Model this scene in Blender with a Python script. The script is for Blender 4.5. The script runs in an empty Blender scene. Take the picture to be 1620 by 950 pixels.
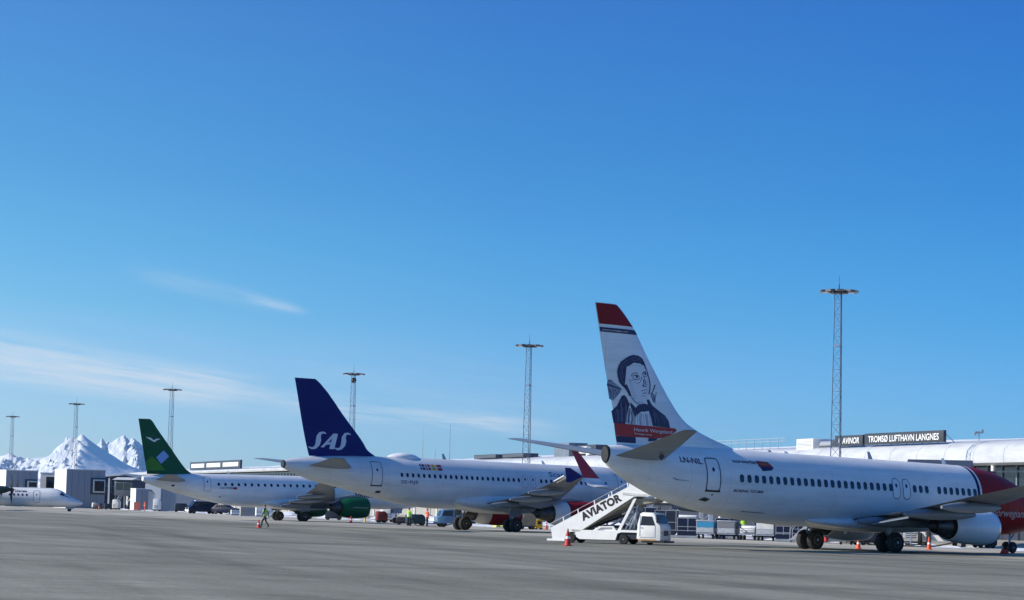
import bpy, bmesh, math, random
import numpy as np
from mathutils import Vector, Matrix, noise
random.seed(7)
R=math.radians
SC=bpy.context.scene
COL=SC.collection

# ------------------------------------------------------------------ camera
CAM_H=1.883
cd=bpy.data.cameras.new('camera'); cam=bpy.data.objects.new('camera',cd); COL.objects.link(cam)
cd.sensor_width=36; cd.lens=36*4000/1620; cd.clip_start=.5; cd.clip_end=60000
PITCH=.082555; ROLL=.024569
cam.matrix_world=Matrix.Translation((0,0,CAM_H))@Matrix.Rotation(math.pi/2+PITCH,4,'X')@Matrix.Rotation(ROLL,4,'Z')
SC.camera=cam
SC.render.resolution_x=1024; SC.render.resolution_y=600

# ------------------------------------------------------------------ world / sun
SUN_AZ=math.atan2(-1,-.2)      # from +Y clockwise
SUN_EL=R(27)
W=bpy.data.worlds.new('World'); SC.world=W; W.use_nodes=True
nt=W.node_tree; nt.nodes.clear()
def wn(t,**k):
    n=nt.nodes.new(t)
    for a,b in k.items(): setattr(n,a,b)
    return n
L=nt.links.new
out=wn('ShaderNodeOutputWorld'); bg=wn('ShaderNodeBackground'); bg.inputs[1].default_value=.12
sky=wn('ShaderNodeTexSky',sky_type='NISHITA',sun_disc=False); sky.sun_elevation=SUN_EL; sky.sun_rotation=SUN_AZ
sky.altitude=0; sky.air_density=1.0; sky.dust_density=.15; sky.ozone_density=2.5
tc=wn('ShaderNodeTexCoord'); sep=wn('ShaderNodeSeparateXYZ'); L(tc.outputs['Generated'],sep.inputs[0])
def mth(op,a,b=None,c=None,clamp=False):
    n=wn('ShaderNodeMath',operation=op); n.use_clamp=clamp
    for i,v in enumerate((a,b,c)):
        if v is None: continue
        if isinstance(v,(int,float)): n.inputs[i].default_value=v
        else: L(v,n.inputs[i])
    return n.outputs[0]
# deeper blue with elevation (clear arctic air, polarised sky away from the sun)
ramp=wn('ShaderNodeValToRGB'); L(sep.outputs[2],ramp.inputs[0])
cr=ramp.color_ramp; cr.elements[0].position=0.0; cr.elements[0].color=(.36,.54,.97,1)
cr.elements[1].position=1.0; cr.elements[1].color=(.36,.62,.92,1)
for p,c in ((.0315,(.325,.51,.93,1)),(.0515,(.285,.482,.876,1)),(.076,(.205,.449,.785,1)),(.101,(.167,.425,.745,1)),(.126,(.142,.388,.703,1)),(.15,(.131,.373,.684,1)),(.2,(.131,.34,.68,1)),(.35,(.20,.44,.77,1))):
    e=cr.elements.new(p); e.color=c
mul=wn('ShaderNodeMix',data_type='RGBA',blend_type='MULTIPLY'); mul.inputs[0].default_value=1
L(sky.outputs[0],mul.inputs[6]); L(ramp.outputs[0],mul.inputs[7])
# the sky is paler towards the sun (left) and deeper away from it
az0=wn('ShaderNodeMath',operation='ARCTAN2'); L(sep.outputs[0],az0.inputs[0]); L(sep.outputs[1],az0.inputs[1])
azr=wn('ShaderNodeMapRange'); L(az0.outputs[0],azr.inputs[0]); azr.inputs[1].default_value=-.2; azr.inputs[2].default_value=.2
azc=wn('ShaderNodeValToRGB'); L(azr.outputs[0],azc.inputs[0]); azc.color_ramp.elements[0].color=(.98,.90,.79,1); azc.color_ramp.elements[1].color=(.33,.57,.67,1)
e=azc.color_ramp.elements.new(.5); e.color=(.55,.68,.715,1)
azm=wn('ShaderNodeMix',data_type='RGBA',blend_type='MULTIPLY'); azm.inputs[0].default_value=1; L(mul.outputs[2],azm.inputs[6]); L(azc.outputs[0],azm.inputs[7])
gain=wn('ShaderNodeVectorMath',operation='SCALE'); L(azm.outputs[2],gain.inputs[0]); gain.inputs['Scale'].default_value=1.47
# cirrus: coordinates azimuth / elevation
az=mth('ARCTAN2',sep.outputs[0],sep.outputs[1]); el=sep.outputs[2]
def band(x0,y0,x1,y1,w,seed,amp,rot=0,a0=-9,a1=9,soft=.05,freq=7):
    # streak centred on line through (x0,y0),(x1,y1) in az/el
    s=(y1-y0)/(x1-x0)
    line=mth('MULTIPLY_ADD',az,s,y0-s*x0)
    comb=wn('ShaderNodeCombineXYZ'); d0=mth('SUBTRACT',el,line)
    L(az,comb.inputs[0]); L(mth('MULTIPLY',d0,freq),comb.inputs[1]); comb.inputs[2].default_value=seed
    nz=wn('ShaderNodeTexNoise'); nz.inputs['Scale'].default_value=14; nz.inputs['Detail'].default_value=9; nz.inputs['Roughness'].default_value=.68
    nz.inputs['Distortion'].default_value=.35
    L(comb.outputs[0],nz.inputs[0])
    g=mth('DIVIDE',d0,w); g=mth('MULTIPLY',g,g); g=mth('MULTIPLY',g,-1); g=mth('EXPONENT',g)
    f=mth('MULTIPLY_ADD',nz.outputs[0],3.2,-1.15,clamp=True)
    m=mth('MULTIPLY',g,f)
    mr=wn('ShaderNodeMapRange',interpolation_type='SMOOTHSTEP'); L(az,mr.inputs[0]); mr.inputs[1].default_value=a0; mr.inputs[2].default_value=a0+soft
    mr2=wn('ShaderNodeMapRange',interpolation_type='SMOOTHSTEP'); L(az,mr2.inputs[0]); mr2.inputs[1].default_value=a1; mr2.inputs[2].default_value=a1-soft
    m=mth('MULTIPLY',m,mr.outputs[0]); m=mth('MULTIPLY',m,mr2.outputs[0])
    return mth('MULTIPLY',m,amp)
cl=band(-.2,.0575,-.085,.0415,.0052,1.3,.85,a0=-.9,a1=-.08,soft=.04,freq=16)
cl=mth('ADD',cl,band(-.2,.0515,-.085,.0385,.0040,3.7,.75,a0=-.9,a1=-.075,soft=.04,freq=20))
cl=mth('ADD',cl,band(-.2,.0465,-.12,.0395,.0028,4.1,.65,a0=-.9,a1=-.10,soft=.05,freq=20))
cl=mth('ADD',cl,band(-.085,.0395,.03,.0305,.0034,8.7,1.0,a0=-.105,a1=.03,soft=.04,freq=18))
cl=mth('ADD',cl,band(-.13,.085,-.085,.0765,.0016,5.2,.55,a0=-.110,a1=-.078,soft=.014,freq=12))
cl=mth('ADD',cl,band(-.15,.089,-.09,.078,.0040,2.2,.22,a0=-.16,a1=-.08,soft=.03,freq=12))
cl=mth('ADD',cl,band(-.2,.056,.05,.036,.016,6.6,.16,a0=-.9,a1=.08,soft=.1,freq=9))
cl=mth('MINIMUM',cl,.8)
mx=wn('ShaderNodeMix',data_type='RGBA'); L(cl,mx.inputs[0]); L(gain.outputs[0],mx.inputs[6]); mx.inputs[7].default_value=(4.0,4.5,5.1,1)
L(mx.outputs[2],bg.inputs[0]); L(bg.outputs[0],out.inputs[0])
sd=bpy.data.lights.new('sun','SUN'); sd.energy=3.7; sd.angle=R(.53); sd.color=(1,.92,.80)
sun=bpy.data.objects.new('sun',sd); COL.objects.link(sun)
sv=Vector((math.sin(SUN_AZ)*math.cos(SUN_EL),math.cos(SUN_AZ)*math.cos(SUN_EL),math.sin(SUN_EL)))
sun.rotation_euler=sv.to_track_quat('Z','Y').to_euler()
vs=SC.view_settings; vs.view_transform='Standard'; vs.look='None'; vs.gamma=1; vs.exposure=.55; vs.use_curve_mapping=False
SC.render.engine='CYCLES'; SC.cycles.max_bounces=6

# ------------------------------------------------------------------ materials
MATS={}
def mat(name,col,rough=.5,metal=0.,noise_amt=0.,nscale=3.,spec=.5,coat=0.,bump=0.,emit=None,stretch=None):
    if name in MATS: return MATS[name]
    m=bpy.data.materials.new(name); m.use_nodes=True; t=m.node_tree; b=t.nodes['Principled BSDF']
    b.inputs['Base Color'].default_value=(*col,1); b.inputs['Roughness'].default_value=rough; b.inputs['Metallic'].default_value=metal
    b.inputs['Specular IOR Level'].default_value=spec; b.inputs['Coat Weight'].default_value=coat
    if noise_amt>0:
        c=t.nodes.new('ShaderNodeTexCoord'); n=t.nodes.new('ShaderNodeTexNoise'); n.inputs['Scale'].default_value=nscale; n.inputs['Detail'].default_value=6
        src=c.outputs['Object']
        if stretch:
            mp=t.nodes.new('ShaderNodeMapping'); mp.inputs['Scale'].default_value=stretch; t.links.new(src,mp.inputs[0]); src=mp.outputs[0]
        t.links.new(src,n.inputs[0])
        x=t.nodes.new('ShaderNodeMix'); x.data_type='RGBA'
        mr=t.nodes.new('ShaderNodeMapRange'); mr.inputs[1].default_value=.3; mr.inputs[2].default_value=.7; t.links.new(n.outputs[0],mr.inputs[0])
        t.links.new(mr.outputs[0],x.inputs[0])
        x.inputs[6].default_value=(*[v*(1-noise_amt) for v in col],1); x.inputs[7].default_value=(*[min(1,v*(1+noise_amt)) for v in col],1)
        t.links.new(x.outputs[2],b.inputs['Base Color'])
        if bump:
            bp=t.nodes.new('ShaderNodeBump'); bp.inputs['Strength'].default_value=bump; bp.inputs['Distance'].default_value=.05
            t.links.new(n.outputs[0],bp.inputs['Height']); t.links.new(bp.outputs[0],b.inputs['Normal'])
    MATS[name]=m; return m
paint=mat('white_aircraft_paint',(.82,.82,.82),.32,noise_amt=.05,nscale=.6,coat=.35)
silver=mat('pale_silver_paint',(.70,.71,.72),.34,noise_amt=.05,nscale=.6,coat=.35)
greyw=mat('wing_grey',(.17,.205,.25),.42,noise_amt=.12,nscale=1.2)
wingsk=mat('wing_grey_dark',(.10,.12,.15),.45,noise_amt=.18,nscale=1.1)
bare=mat('bare_metal',(.62,.62,.62),.28,.9,noise_amt=.1)
darkm=mat('dark_metal',(.055,.055,.06),.45,.5,noise_amt=.25,nscale=5)
hot=mat('exhaust_metal',(.10,.095,.09),.4,.8,noise_amt=.3,nscale=4)
tyre=mat('tyre_rubber',(.018,.018,.019),.85,noise_amt=.3,nscale=9)
rim=mat('wheel_rim',(.32,.33,.35),.45,.4)
glass=mat('dark_glass',(.012,.016,.03),.12,spec=.6)
navy=mat('navy_decal',(.012,.016,.075),.5)
navyl=mat('navy_soft_decal',(.10,.12,.22),.5)
navym=mat('navy_mid_decal',(.035,.045,.13),.5)
sasblue=mat('deep_blue_paint',(.006,.012,.13),.5,spec=.2,noise_amt=.06,nscale=.5)
green=mat('deep_green_paint',(.007,.095,.042),.5,spec=.2,noise_amt=.12,nscale=.6)
greenb=mat('bright_green_decal',(.035,.20,.004),.45,noise_amt=.3,nscale=.7)
red=mat('dark_red_paint',(.24,.008,.014),.5,spec=.2,noise_amt=.08,nscale=.8)
redf=mat('red_decal',(.42,.018,.02),.5)
white=mat('white_paint',(.84,.84,.82),.42,noise_amt=.05,nscale=2)
whited=mat('worn_white_paint',(.62,.62,.60),.55,noise_amt=.16,nscale=2.2)
lblue=mat('light_blue_decal',(.20,.38,.72),.45)
bluet=mat('pale_blue_vehicle_paint',(.12,.24,.38),.4,noise_amt=.12)
navyv=mat('navy_vehicle_paint',(.008,.013,.04),.4,noise_amt=.15,spec=.3)
black=mat('black_plastic',(.015,.015,.016),.6)
line=mat('seal_line',(.05,.07,.13),.6)
linel=mat('thin_seal_line',(.20,.23,.32),.6)
orange=mat('orange_plastic',(.75,.10,.02),.5,noise_amt=.1)
redc=mat('red_plastic',(.55,.02,.025),.5,noise_amt=.15)
yell=mat('yellow_plastic',(.80,.46,.02),.5,noise_amt=.1)
hivis=mat('hi_vis_yellow',(.55,.85,.03),.7)
hivisg=mat('hi_vis_green',(.35,.62,.04),.7)
hiviso=mat('hi_vis_orange',(.85,.09,.015),.7)
cloth=mat('dark_cloth',(.018,.02,.028),.9)
skin=mat('skin',(.50,.30,.22),.55)
hairm=mat('dark_hair',(.03,.02,.015),.7)
galv=mat('galvanised_steel',(.30,.34,.40),.5,.35,noise_amt=.15)
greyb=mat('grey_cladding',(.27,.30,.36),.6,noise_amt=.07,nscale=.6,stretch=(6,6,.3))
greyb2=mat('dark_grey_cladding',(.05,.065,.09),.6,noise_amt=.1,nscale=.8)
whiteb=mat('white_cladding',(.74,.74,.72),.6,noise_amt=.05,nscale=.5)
beige=mat('tan_canvas',(.20,.17,.12),.8,noise_amt=.2)
concw=mat('pale_concrete_wall',(.34,.33,.31),.8,noise_amt=.15)
alu=mat('aluminium',(.50,.51,.52),.4,.5,noise_amt=.15,nscale=5)
snowm=mat('snow',(.72,.74,.78),.7,noise_amt=.05,nscale=1.2,bump=.3)
cream=mat('cream_canvas',(.62,.58,.48),.7,noise_amt=.1)
signg=mat('sign_dark_grey',(.045,.05,.06),.5)
glow=mat('floodlight_lens',(.55,.58,.6),.15)
brown=mat('dull_orange_print_and_reflection',(.42,.24,.09),.6,noise_amt=.2)  # dull orange for badge lettering and the reflection painted on the stairs truck

def skin_detail(m,per=(2.54,1.05,.508),dark=(.13,.10,.04),wid=(.022,.016,.008)):
    # faint skin joints, rivet-row darkening and streaky dirt, laid along the body in object space
    t=m.node_tree; b=t.nodes['Principled BSDF']; K=t.links.new; inp=b.inputs['Base Color']; src=inp.links[0].from_socket
    c=t.nodes.new('ShaderNodeTexCoord'); sp=t.nodes.new('ShaderNodeSeparateXYZ'); K(c.outputs['Object'],sp.inputs[0])
    def M(op,a,b_=None,c_=None):
        n=t.nodes.new('ShaderNodeMath'); n.operation=op
        for i,v in enumerate((a,b_,c_)):
            if v is None: continue
            if isinstance(v,(int,float)): n.inputs[i].default_value=v
            else: K(v,n.inputs[i])
        return n.outputs[0]
    def joint(v,per,off,w,d):   # returns multiplier
        f=M('FRACT',M('MULTIPLY_ADD',v,1/per,off)); f=M('ABSOLUTE',M('SUBTRACT',f,.5)); g=M('GREATER_THAN',f,.5-w/per)
        return M('MULTIPLY_ADD',g,-d,1)
    x,z=sp.outputs[0],sp.outputs[2]
    k=M('MULTIPLY',joint(x,per[0],.3,wid[0],dark[0]),joint(z,per[1],.62,wid[1],dark[1]))
    k=M('MULTIPLY',k,joint(x,per[2],.1,wid[2],dark[2]))
    n=t.nodes.new('ShaderNodeTexNoise'); n.inputs['Scale'].default_value=1.6; n.inputs['Detail'].default_value=7; n.inputs['Roughness'].default_value=.65
    mp=t.nodes.new('ShaderNodeMapping'); mp.inputs['Scale'].default_value=(.18,1,1.3); K(c.outputs['Object'],mp.inputs[0]); K(mp.outputs[0],n.inputs[0])
    mr=t.nodes.new('ShaderNodeMapRange'); K(n.outputs[0],mr.inputs[0]); mr.inputs[1].default_value=.35; mr.inputs[2].default_value=.7; mr.inputs[3].default_value=1.03; mr.inputs[4].default_value=.86
    k=M('MULTIPLY',k,mr.outputs[0])
    n2=t.nodes.new('ShaderNodeTexNoise'); n2.inputs['Scale'].default_value=.9; n2.inputs['Detail'].default_value=3; K(c.outputs['Object'],n2.inputs[0])
    x_=t.nodes.new('ShaderNodeMix'); x_.data_type='RGBA'; x_.blend_type='MULTIPLY'; x_.inputs[0].default_value=1
    K(src,x_.inputs[6]); K(k,x_.inputs[7]); K(x_.outputs[2],inp)
    bp=t.nodes.new('ShaderNodeBump'); bp.inputs['Strength'].default_value=.25; bp.inputs['Distance'].default_value=.03; K(n2.outputs[0],bp.inputs['Height']); K(bp.outputs[0],b.inputs['Normal'])
    K(bp.outputs[0],b.inputs['Coat Normal'])
for m_ in (paint,silver): skin_detail(m_)

# ------------------------------------------------------------------ mesh helpers
class MB:
    def __init__(s): s.v=[]; s.f=[]; s.m=[]; s.sm=[]; s.cur=0; s.T=None
    def add(s,vs,fs,m=None,smooth=False):
        o=len(s.v)
        s.v+= [tuple(p) for p in vs]
        for f in fs:
            s.f.append(tuple(o+i for i in f)); s.m.append(s.cur if m is None else m); s.sm.append(smooth)
        return s
    def box(s,x0,x1,y0,y1,z0,z1,m=None):
        v=[(x,y,z) for x in (x0,x1) for y in (y0,y1) for z in (z0,z1)]
        return s.add(v,[(0,1,3,2),(4,6,7,5),(0,4,5,1),(2,3,7,6),(0,2,6,4),(1,5,7,3)],m)
    def bbox(s,x0,x1,y0,y1,z0,z1,b=.05,m=None):
        # box with chamfered vertical and horizontal edges
        bm=bmesh.new(); bmesh.ops.create_cube(bm,size=1)
        for v in bm.verts: v.co=Vector(((x0+x1)/2+v.co.x*(x1-x0),(y0+y1)/2+v.co.y*(y1-y0),(z0+z1)/2+v.co.z*(z1-z0)))
        bmesh.ops.bevel(bm,geom=bm.edges[:],offset=b,segments=2,profile=.5,affect='EDGES')
        bm.verts.index_update()
        s.add([v.co[:] for v in bm.verts],[[v.index for v in f.verts] for f in bm.faces],m); bm.free(); return s
    def bar(s,a,b,w,h=None,m=None,up=(0,0,1)):
        h=h or w; a=Vector(a); b=Vector(b); d=(b-a).normalized(); u=Vector(up)
        if abs(d.dot(u))>.98: u=Vector((0,1,0))
        sx=d.cross(u).normalized()*w/2; sz=sx.cross(d).normalized()*h/2
        v=[p+i*sx+j*sz for p in (a,b) for i,j in ((-1,-1),(1,-1),(1,1),(-1,1))]
        return s.add(v,[(0,3,2,1),(4,5,6,7),(0,1,5,4),(1,2,6,5),(2,3,7,6),(3,0,4,7)],m)
    def cyl(s,a,b,r0,r1=None,n=14,m=None,caps=True,smooth=True):
        r1=r0 if r1 is None else r1; a=Vector(a); b=Vector(b); d=(b-a).normalized()
        u=Vector((0,0,1)) if abs(d.z)<.9 else Vector((1,0,0))
        p=d.cross(u).normalized(); q=d.cross(p)
        v=[]
        for c,r in ((a,r0),(b,r1)):
            for i in range(n):
                t=2*math.pi*i/n; v.append(c+p*math.cos(t)*r+q*math.sin(t)*r)
        s.add(v,[(i,(i+1)%n,n+(i+1)%n,n+i) for i in range(n)],m,smooth)
        if caps: s.add(v,[tuple(range(n))[::-1],tuple(range(n,2*n))],m)
        return s
    def rings(s,rs,m=None,cap0=True,cap1=True,smooth=True,closed=True):
        n=len(rs[0]); v=[p for r in rs for p in r]; f=[]
        for k in range(len(rs)-1):
            for i in range(n if closed else n-1):
                j=(i+1)%n; f.append((k*n+i,k*n+j,(k+1)*n+j,(k+1)*n+i))
        s.add(v,f,m,smooth)
        if cap0: s.add(rs[0],[tuple(range(n))[::-1]],m)
        if cap1: s.add(rs[-1],[tuple(range(n))],m)
        return s
    def lathe(s,prof,c,axis,n=32,m=None,sz=1.,smooth=True):
        # prof: (along, radius) around axis 'x' or 'y' or 'z' through c
        rs=[]
        for a,r in prof:
            ring=[]
            for i in range(n):
                t=2*math.pi*i/n; p,q=math.cos(t)*r,math.sin(t)*r*sz
                ring.append({'x':(c[0]+a,c[1]+p,c[2]+q),'y':(c[0]+p,c[1]+a,c[2]+q),'z':(c[0]+p,c[1]+q,c[2]+a)}[axis])
            rs.append(ring)
        return s.rings(rs,m,prof[0][1]>1e-4,prof[-1][1]>1e-4,smooth)
    def prism(s,pts,y0,y1,m=None):
        n=len(pts); v=[(x,y0,z) for x,z in pts]+[(x,y1,z) for x,z in pts]
        return s.add(v,[tuple(range(n)),tuple(range(n,2*n))[::-1]]+[(i,n+i,n+(i+1)%n,(i+1)%n) for i in range(n)],m)
    def build(s,name,mats,parent=None,T=None,loc=(0,0,0),fix=True,rotz=0):
        if not isinstance(mats,(list,tuple)): mats=[mats]
        vs=s.v if T is None else [T(p) for p in s.v]
        me=bpy.data.meshes.new(name); me.from_pydata([tuple(p) for p in vs],[],s.f)
        for m in mats: me.materials.append(m)
        me.polygons.foreach_set('material_index',s.m); me.polygons.foreach_set('use_smooth',s.sm)
        if fix:
            bm=bmesh.new(); bm.from_mesh(me); bmesh.ops.remove_doubles(bm,verts=bm.verts,dist=1e-5); bmesh.ops.recalc_face_normals(bm,faces=bm.faces); bm.to_mesh(me); bm.free()
        try: me.set_sharp_from_angle(angle=R(38))
        except Exception: pass
        me.update()
        o=bpy.data.objects.new(name,me); COL.objects.link(o); o.location=loc; o.rotation_euler=(0,0,rotz)
        if parent: o.parent=parent
        return o
def tag(o,label=None,cat=None,group=None,kind=None):
    if label: o['label']=label
    if cat: o['category']=cat
    if group: o['group']=group
    if kind: o['kind']=kind
    return o
def thing(name,label,cat,loc=(0,0,0),rz=0,group=None):
    o=bpy.data.objects.new(name,None); COL.objects.link(o); o.location=loc; o.rotation_euler=(0,0,rz); o.empty_display_size=.2
    return tag(o,label,cat,group)
def copy_tree(o,parent=None):
    c=o.copy(); COL.objects.link(c); c.parent=parent
    for ch in list(o.children): copy_tree(ch,c)
    return c
def pchip(xs,ys):
    xs=np.array(xs,float); ys=np.array(ys,float); h=np.diff(xs); d=np.diff(ys)/h
    m=np.zeros_like(ys); m[0]=d[0]; m[-1]=d[-1]
    for i in range(1,len(xs)-1):
        if d[i-1]*d[i]>0:
            w1=2*h[i]+h[i-1]; w2=h[i]+2*h[i-1]; m[i]=(w1+w2)/(w1/d[i-1]+w2/d[i])
    def f(x):
        x=min(max(x,xs[0]),xs[-1]); i=min(int(np.searchsorted(xs,x,side='right'))-1,len(xs)-2); t=(x-xs[i])/h[i]
        return float((2*t**3-3*t**2+1)*ys[i]+(t**3-2*t**2+t)*h[i]*m[i]+(-2*t**3+3*t**2)*ys[i+1]+(t**3-t**2)*h[i]*m[i+1])
    return f
def text_mesh(body,size=1.,shear=0.,bold=0.,space=1.):
    c=bpy.data.curves.new('t','FONT'); c.body=body; c.size=size; c.shear=shear; c.offset=bold; c.space_character=space; c.resolution_u=3
    o=bpy.data.objects.new('t',c); COL.objects.link(o); dg=bpy.context.evaluated_depsgraph_get(); dg.update()
    me=bpy.data.meshes.new_from_object(o.evaluated_get(dg)); COL.objects.unlink(o); bpy.data.objects.remove(o)
    vs=[(v.co.x,v.co.y) for v in me.vertices]; fs=[tuple(p.vertices) for p in me.polygons]
    bpy.data.meshes.remove(me)
    x0=min(v[0] for v in vs); x1=max(v[0] for v in vs)
    return [(a-x0,b) for a,b in vs],fs,x1-x0
def decal(name,mt,polys,mapf,parent,T=None,sub=.3):
    # polys: list of 2D outlines -> triangulated, subdivided, mapped on the surface
    bm=bmesh.new()
    for pts in polys:
        vs=[bm.verts.new((p[0],p[1],0)) for p in pts]; bm.faces.new(vs)
    bmesh.ops.triangulate(bm,faces=bm.faces[:])
    for _ in range(5):
        es=[e for e in bm.edges if e.calc_length()>sub]
        if not es: break
        bmesh.ops.subdivide_edges(bm,edges=es,cuts=1); bmesh.ops.triangulate(bm,faces=bm.faces[:])
    b=MB(); bm.verts.index_update()
    b.add([mapf(v.co.x,v.co.y) for v in bm.verts],[[v.index for v in f.verts] for f in bm.faces]); bm.free()
    return b.build(name,mt,parent,T,fix=False)
def ring_poly(pts,w):
    # list of quads forming an outline of width w (outside pts)
    c=(sum(p[0] for p in pts)/len(pts),sum(p[1] for p in pts)/len(pts)); n=len(pts); o=[]
    for i in range(n):
        a=Vector(pts[i-1]);b=Vector(pts[i]);d=Vector(pts[(i+1)%n])
        e=((b-a).normalized()+(d-b).normalized()).normalized(); nn=Vector((e.y,-e.x))
        if nn.dot(b-Vector(c))<0: nn=-nn
        o.append(tuple(b+nn*w))
    return [[pts[i],pts[(i+1)%n],o[(i+1)%n],o[i]] for i in range(n)]
def rrect(cx,cz,w,h,r,n=3,lean=0):
    pts=[]
    for sx,sz,a0 in ((1,1,0),(-1,1,90),(-1,-1,180),(1,-1,270)):
        for k in range(n+1):
            a=R(a0+90*k/n); x=sx*(w/2-r)+r*math.cos(a); z=sz*(h/2-r)+r*math.sin(a); pts.append((cx+x+lean*z,cz+z))
    return pts

# ------------------------------------------------------------------ airliner builder
class Jet:
    def __init__(s,label,loc,heading,nd,xm,st,n_ring=64,group=None):
        # st: rows (x from nose, z bottom, z top, width)
        s.nd=nd; s.xm=xm
        s.root=thing('airliner',label,'airplane',(loc[0],loc[1],0),heading,group)
        xs=[r[0] for r in st]; s.fb=pchip(xs,[r[1] for r in st]); s.ft=pchip(xs,[r[2] for r in st]); s.fw=pchip(xs,[r[3] for r in st]); s.L=xs[-1]; s.st=st; s.n=n_ring
    def T(s,p): fx=s.xm-p[0]; return (fx,-p[1],p[2]-s.nd*fx)
    def T0(s,p): return (s.xm-p[0],-p[1],p[2])
    def side(s,x,z,eps=.012,sd=1):
        zb,zt,w=s.fb(x),s.ft(x),s.fw(x)/2; zc=(zb+zt)/2; hh=(zt-zb)/2+1e-6
        q=max(0,1-((z-zc)/hh)**2); return sd*(w*math.sqrt(q)+eps)
    def fuselage(s,mt,x0=0.02,x1=None):
        x1=x1 or s.L; xs=[]; x=x0
        while x<x1:
            xs.append(x); x+= .12 if x<1.2 else (.3 if x<7 or x>s.L-13 else .9)
        xs.append(x1); rs=[]
        for x in xs:
            zb,zt,w=s.fb(x),s.ft(x),s.fw(x)/2; zc=(zb+zt)/2; hh=(zt-zb)/2
            rs.append([(x,w*math.cos(2*math.pi*i/s.n),zc+hh*math.sin(2*math.pi*i/s.n)) for i in range(s.n)])
        b=MB(); b.rings(rs); s.fus=b.build('fuselage',mt,s.root,s.T); return s.fus
    def sdecal(s,name,mt,polys,parent=None,eps=.014,sd=1,sub=.3):
        return decal(name,mt,polys,lambda x,z:(x,s.side(x,z,eps,sd),z),parent or s.root,s.T,sub)
    def windows(s,xs,z,w,h,r,mt=glass,slope=0):
        for x in xs: s.sdecal('window',mt,[rrect(x,z+slope*(x-xs[0]),w,h,r)])
    def door(s,x,z0,z1,w,lm=line,lw=.045,r=.12,panel=None,window=True,sill=False,parent=None):
        d=s.sdecal('door',panel,[rrect(x,(z0+z1)/2,w,z1-z0,r)],eps=.012)
        s.sdecal('door_seal',lm,ring_poly(rrect(x,(z0+z1)/2,w,z1-z0,r),lw),d,eps=.018)
        if window: s.sdecal('door_window',glass,[rrect(x,z0+(z1-z0)*.66,.16,.22,.06)],d,eps=.02)
        if sill: s.sdecal('door_sill',darkm,[[(x-w/2-.08,z0-.1),(x+w/2+.08,z0-.1),(x+w/2+.08,z0+.0),(x-w/2-.08,z0+.0)]],d,eps=.03)
        return d
    def text(s,body,x,z,width,mt,shear=0,bold=0,height=None,slope=0,name='lettering',parent=None,sub=.5,eps=.016):
        vs,fs,w=text_mesh(body,1,shear,bold); k=width/w; kz=k if height is None else height/.72
        b=MB(); b.add([(x-a*k,s.side(x-a*k,z+c*kz-slope*a*k,eps),z+c*kz-slope*a*k) for a,c in vs],fs)
        return b.build(name,mt,parent or s.root,s.T,fix=False)
    @staticmethod
    def foil(b,secs,m=None,n=11,cap=True):
        # secs: (LE, TE, thickness, normal)
        ss=[.5-.5*math.cos(math.pi*i/(n-1)) for i in range(n)]
        rs=[]
        for le,te,t,nr in secs:
            le=Vector(le);te=Vector(te);nr=Vector(nr).normalized(); ring=[]
            h=[ (t/2)*((q**.5)*(1-q)/.385)+.006 for q in ss]
            for q,hh in zip(ss,h): ring.append(tuple(le.lerp(te,q)+nr*hh))
            for q,hh in list(zip(ss,h))[::-1][1:-1]: ring.append(tuple(le.lerp(te,q)-nr*hh*.9))
            rs.append(ring)
        b.rings(rs,m,cap,cap); return b
    def surf(s,name,mt,secs,parent=None,sd=1):
        b=MB(); s.foil(b,[((le[0],sd*le[1],le[2]),(te[0],sd*te[1],te[2]),t,(nr[0],sd*nr[1],nr[2])) for le,te,t,nr in secs])
        return b.build(name,mt,parent or s.root,s.T)
    def fin(s,LE,TE,tc,mt,zs):
        # LE, TE tables of (x,z)
        s.fle=pchip([p[1] for p in LE],[p[0] for p in LE]); s.fte=pchip([p[1] for p in TE],[p[0] for p in TE]); s.ftc=tc
        secs=[]
        for z in zs:
            a,c=s.fle(z),s.fte(z); secs.append(((a,0,z),(c,0,z),2*s.fin_t(z),(0,1,0)))
        b=MB(); s.foil(b,secs,n=17); s.finob=b.build('tail_fin',mt,s.root,s.T); return s.finob
    def fin_t(s,z): c=min(s.fte(z)-s.fle(z),5.5); return c*s.ftc/2
    def fin_y(s,x,z,eps=.02):
        a,c=s.fle(z),s.fte(z); q=min(max((x-a)/(c-a),0),1); return s.fin_t(z)*((q**.5)*(1-q)/.385)+.006+eps
    def fdecal(s,name,mt,polys,eps=.02,sub=.25,parent=None):
        return decal(name,mt,polys,lambda x,z:(x,s.fin_y(x,z,eps),z),parent or s.finob,s.T,sub)
    def wheel(s,parent,x,y,r,w,sd):
        b=MB(); p=[(-w/2,r*.55),(-w/2,r*.86),(-w*.38,r*.97),(-w*.2,r),(w*.2,r),(w*.38,r*.97),(w/2,r*.86),(w/2,r*.55)]
        b.lathe(p,(x,y,r),'y',32,0); b.lathe([(w*.40,r*.57),(w*.52,r*.5),(w*.40,r*.38),(w*.36,r*.2),(w*.56,r*.14),(w*.56,.001)] if sd>0 else [(-w*.40,r*.57),(-w*.52,r*.5),(-w*.40,r*.38),(-w*.36,r*.2),(-w*.56,r*.14),(-w*.56,.001)],(x,y,r),'y',24,1)
        for k in range(10):
            t=2*math.pi*k/10; b.cyl((x+math.cos(t)*r*.3,y+sd*w*.36,r+math.sin(t)*r*.3),(x+math.cos(t)*r*.3,y+sd*w*.41,r+math.sin(t)*r*.3),r*.05,n=6,m=2)
        return b.build('wheel',[tyre,rim,darkm],parent,s.T0)
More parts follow.
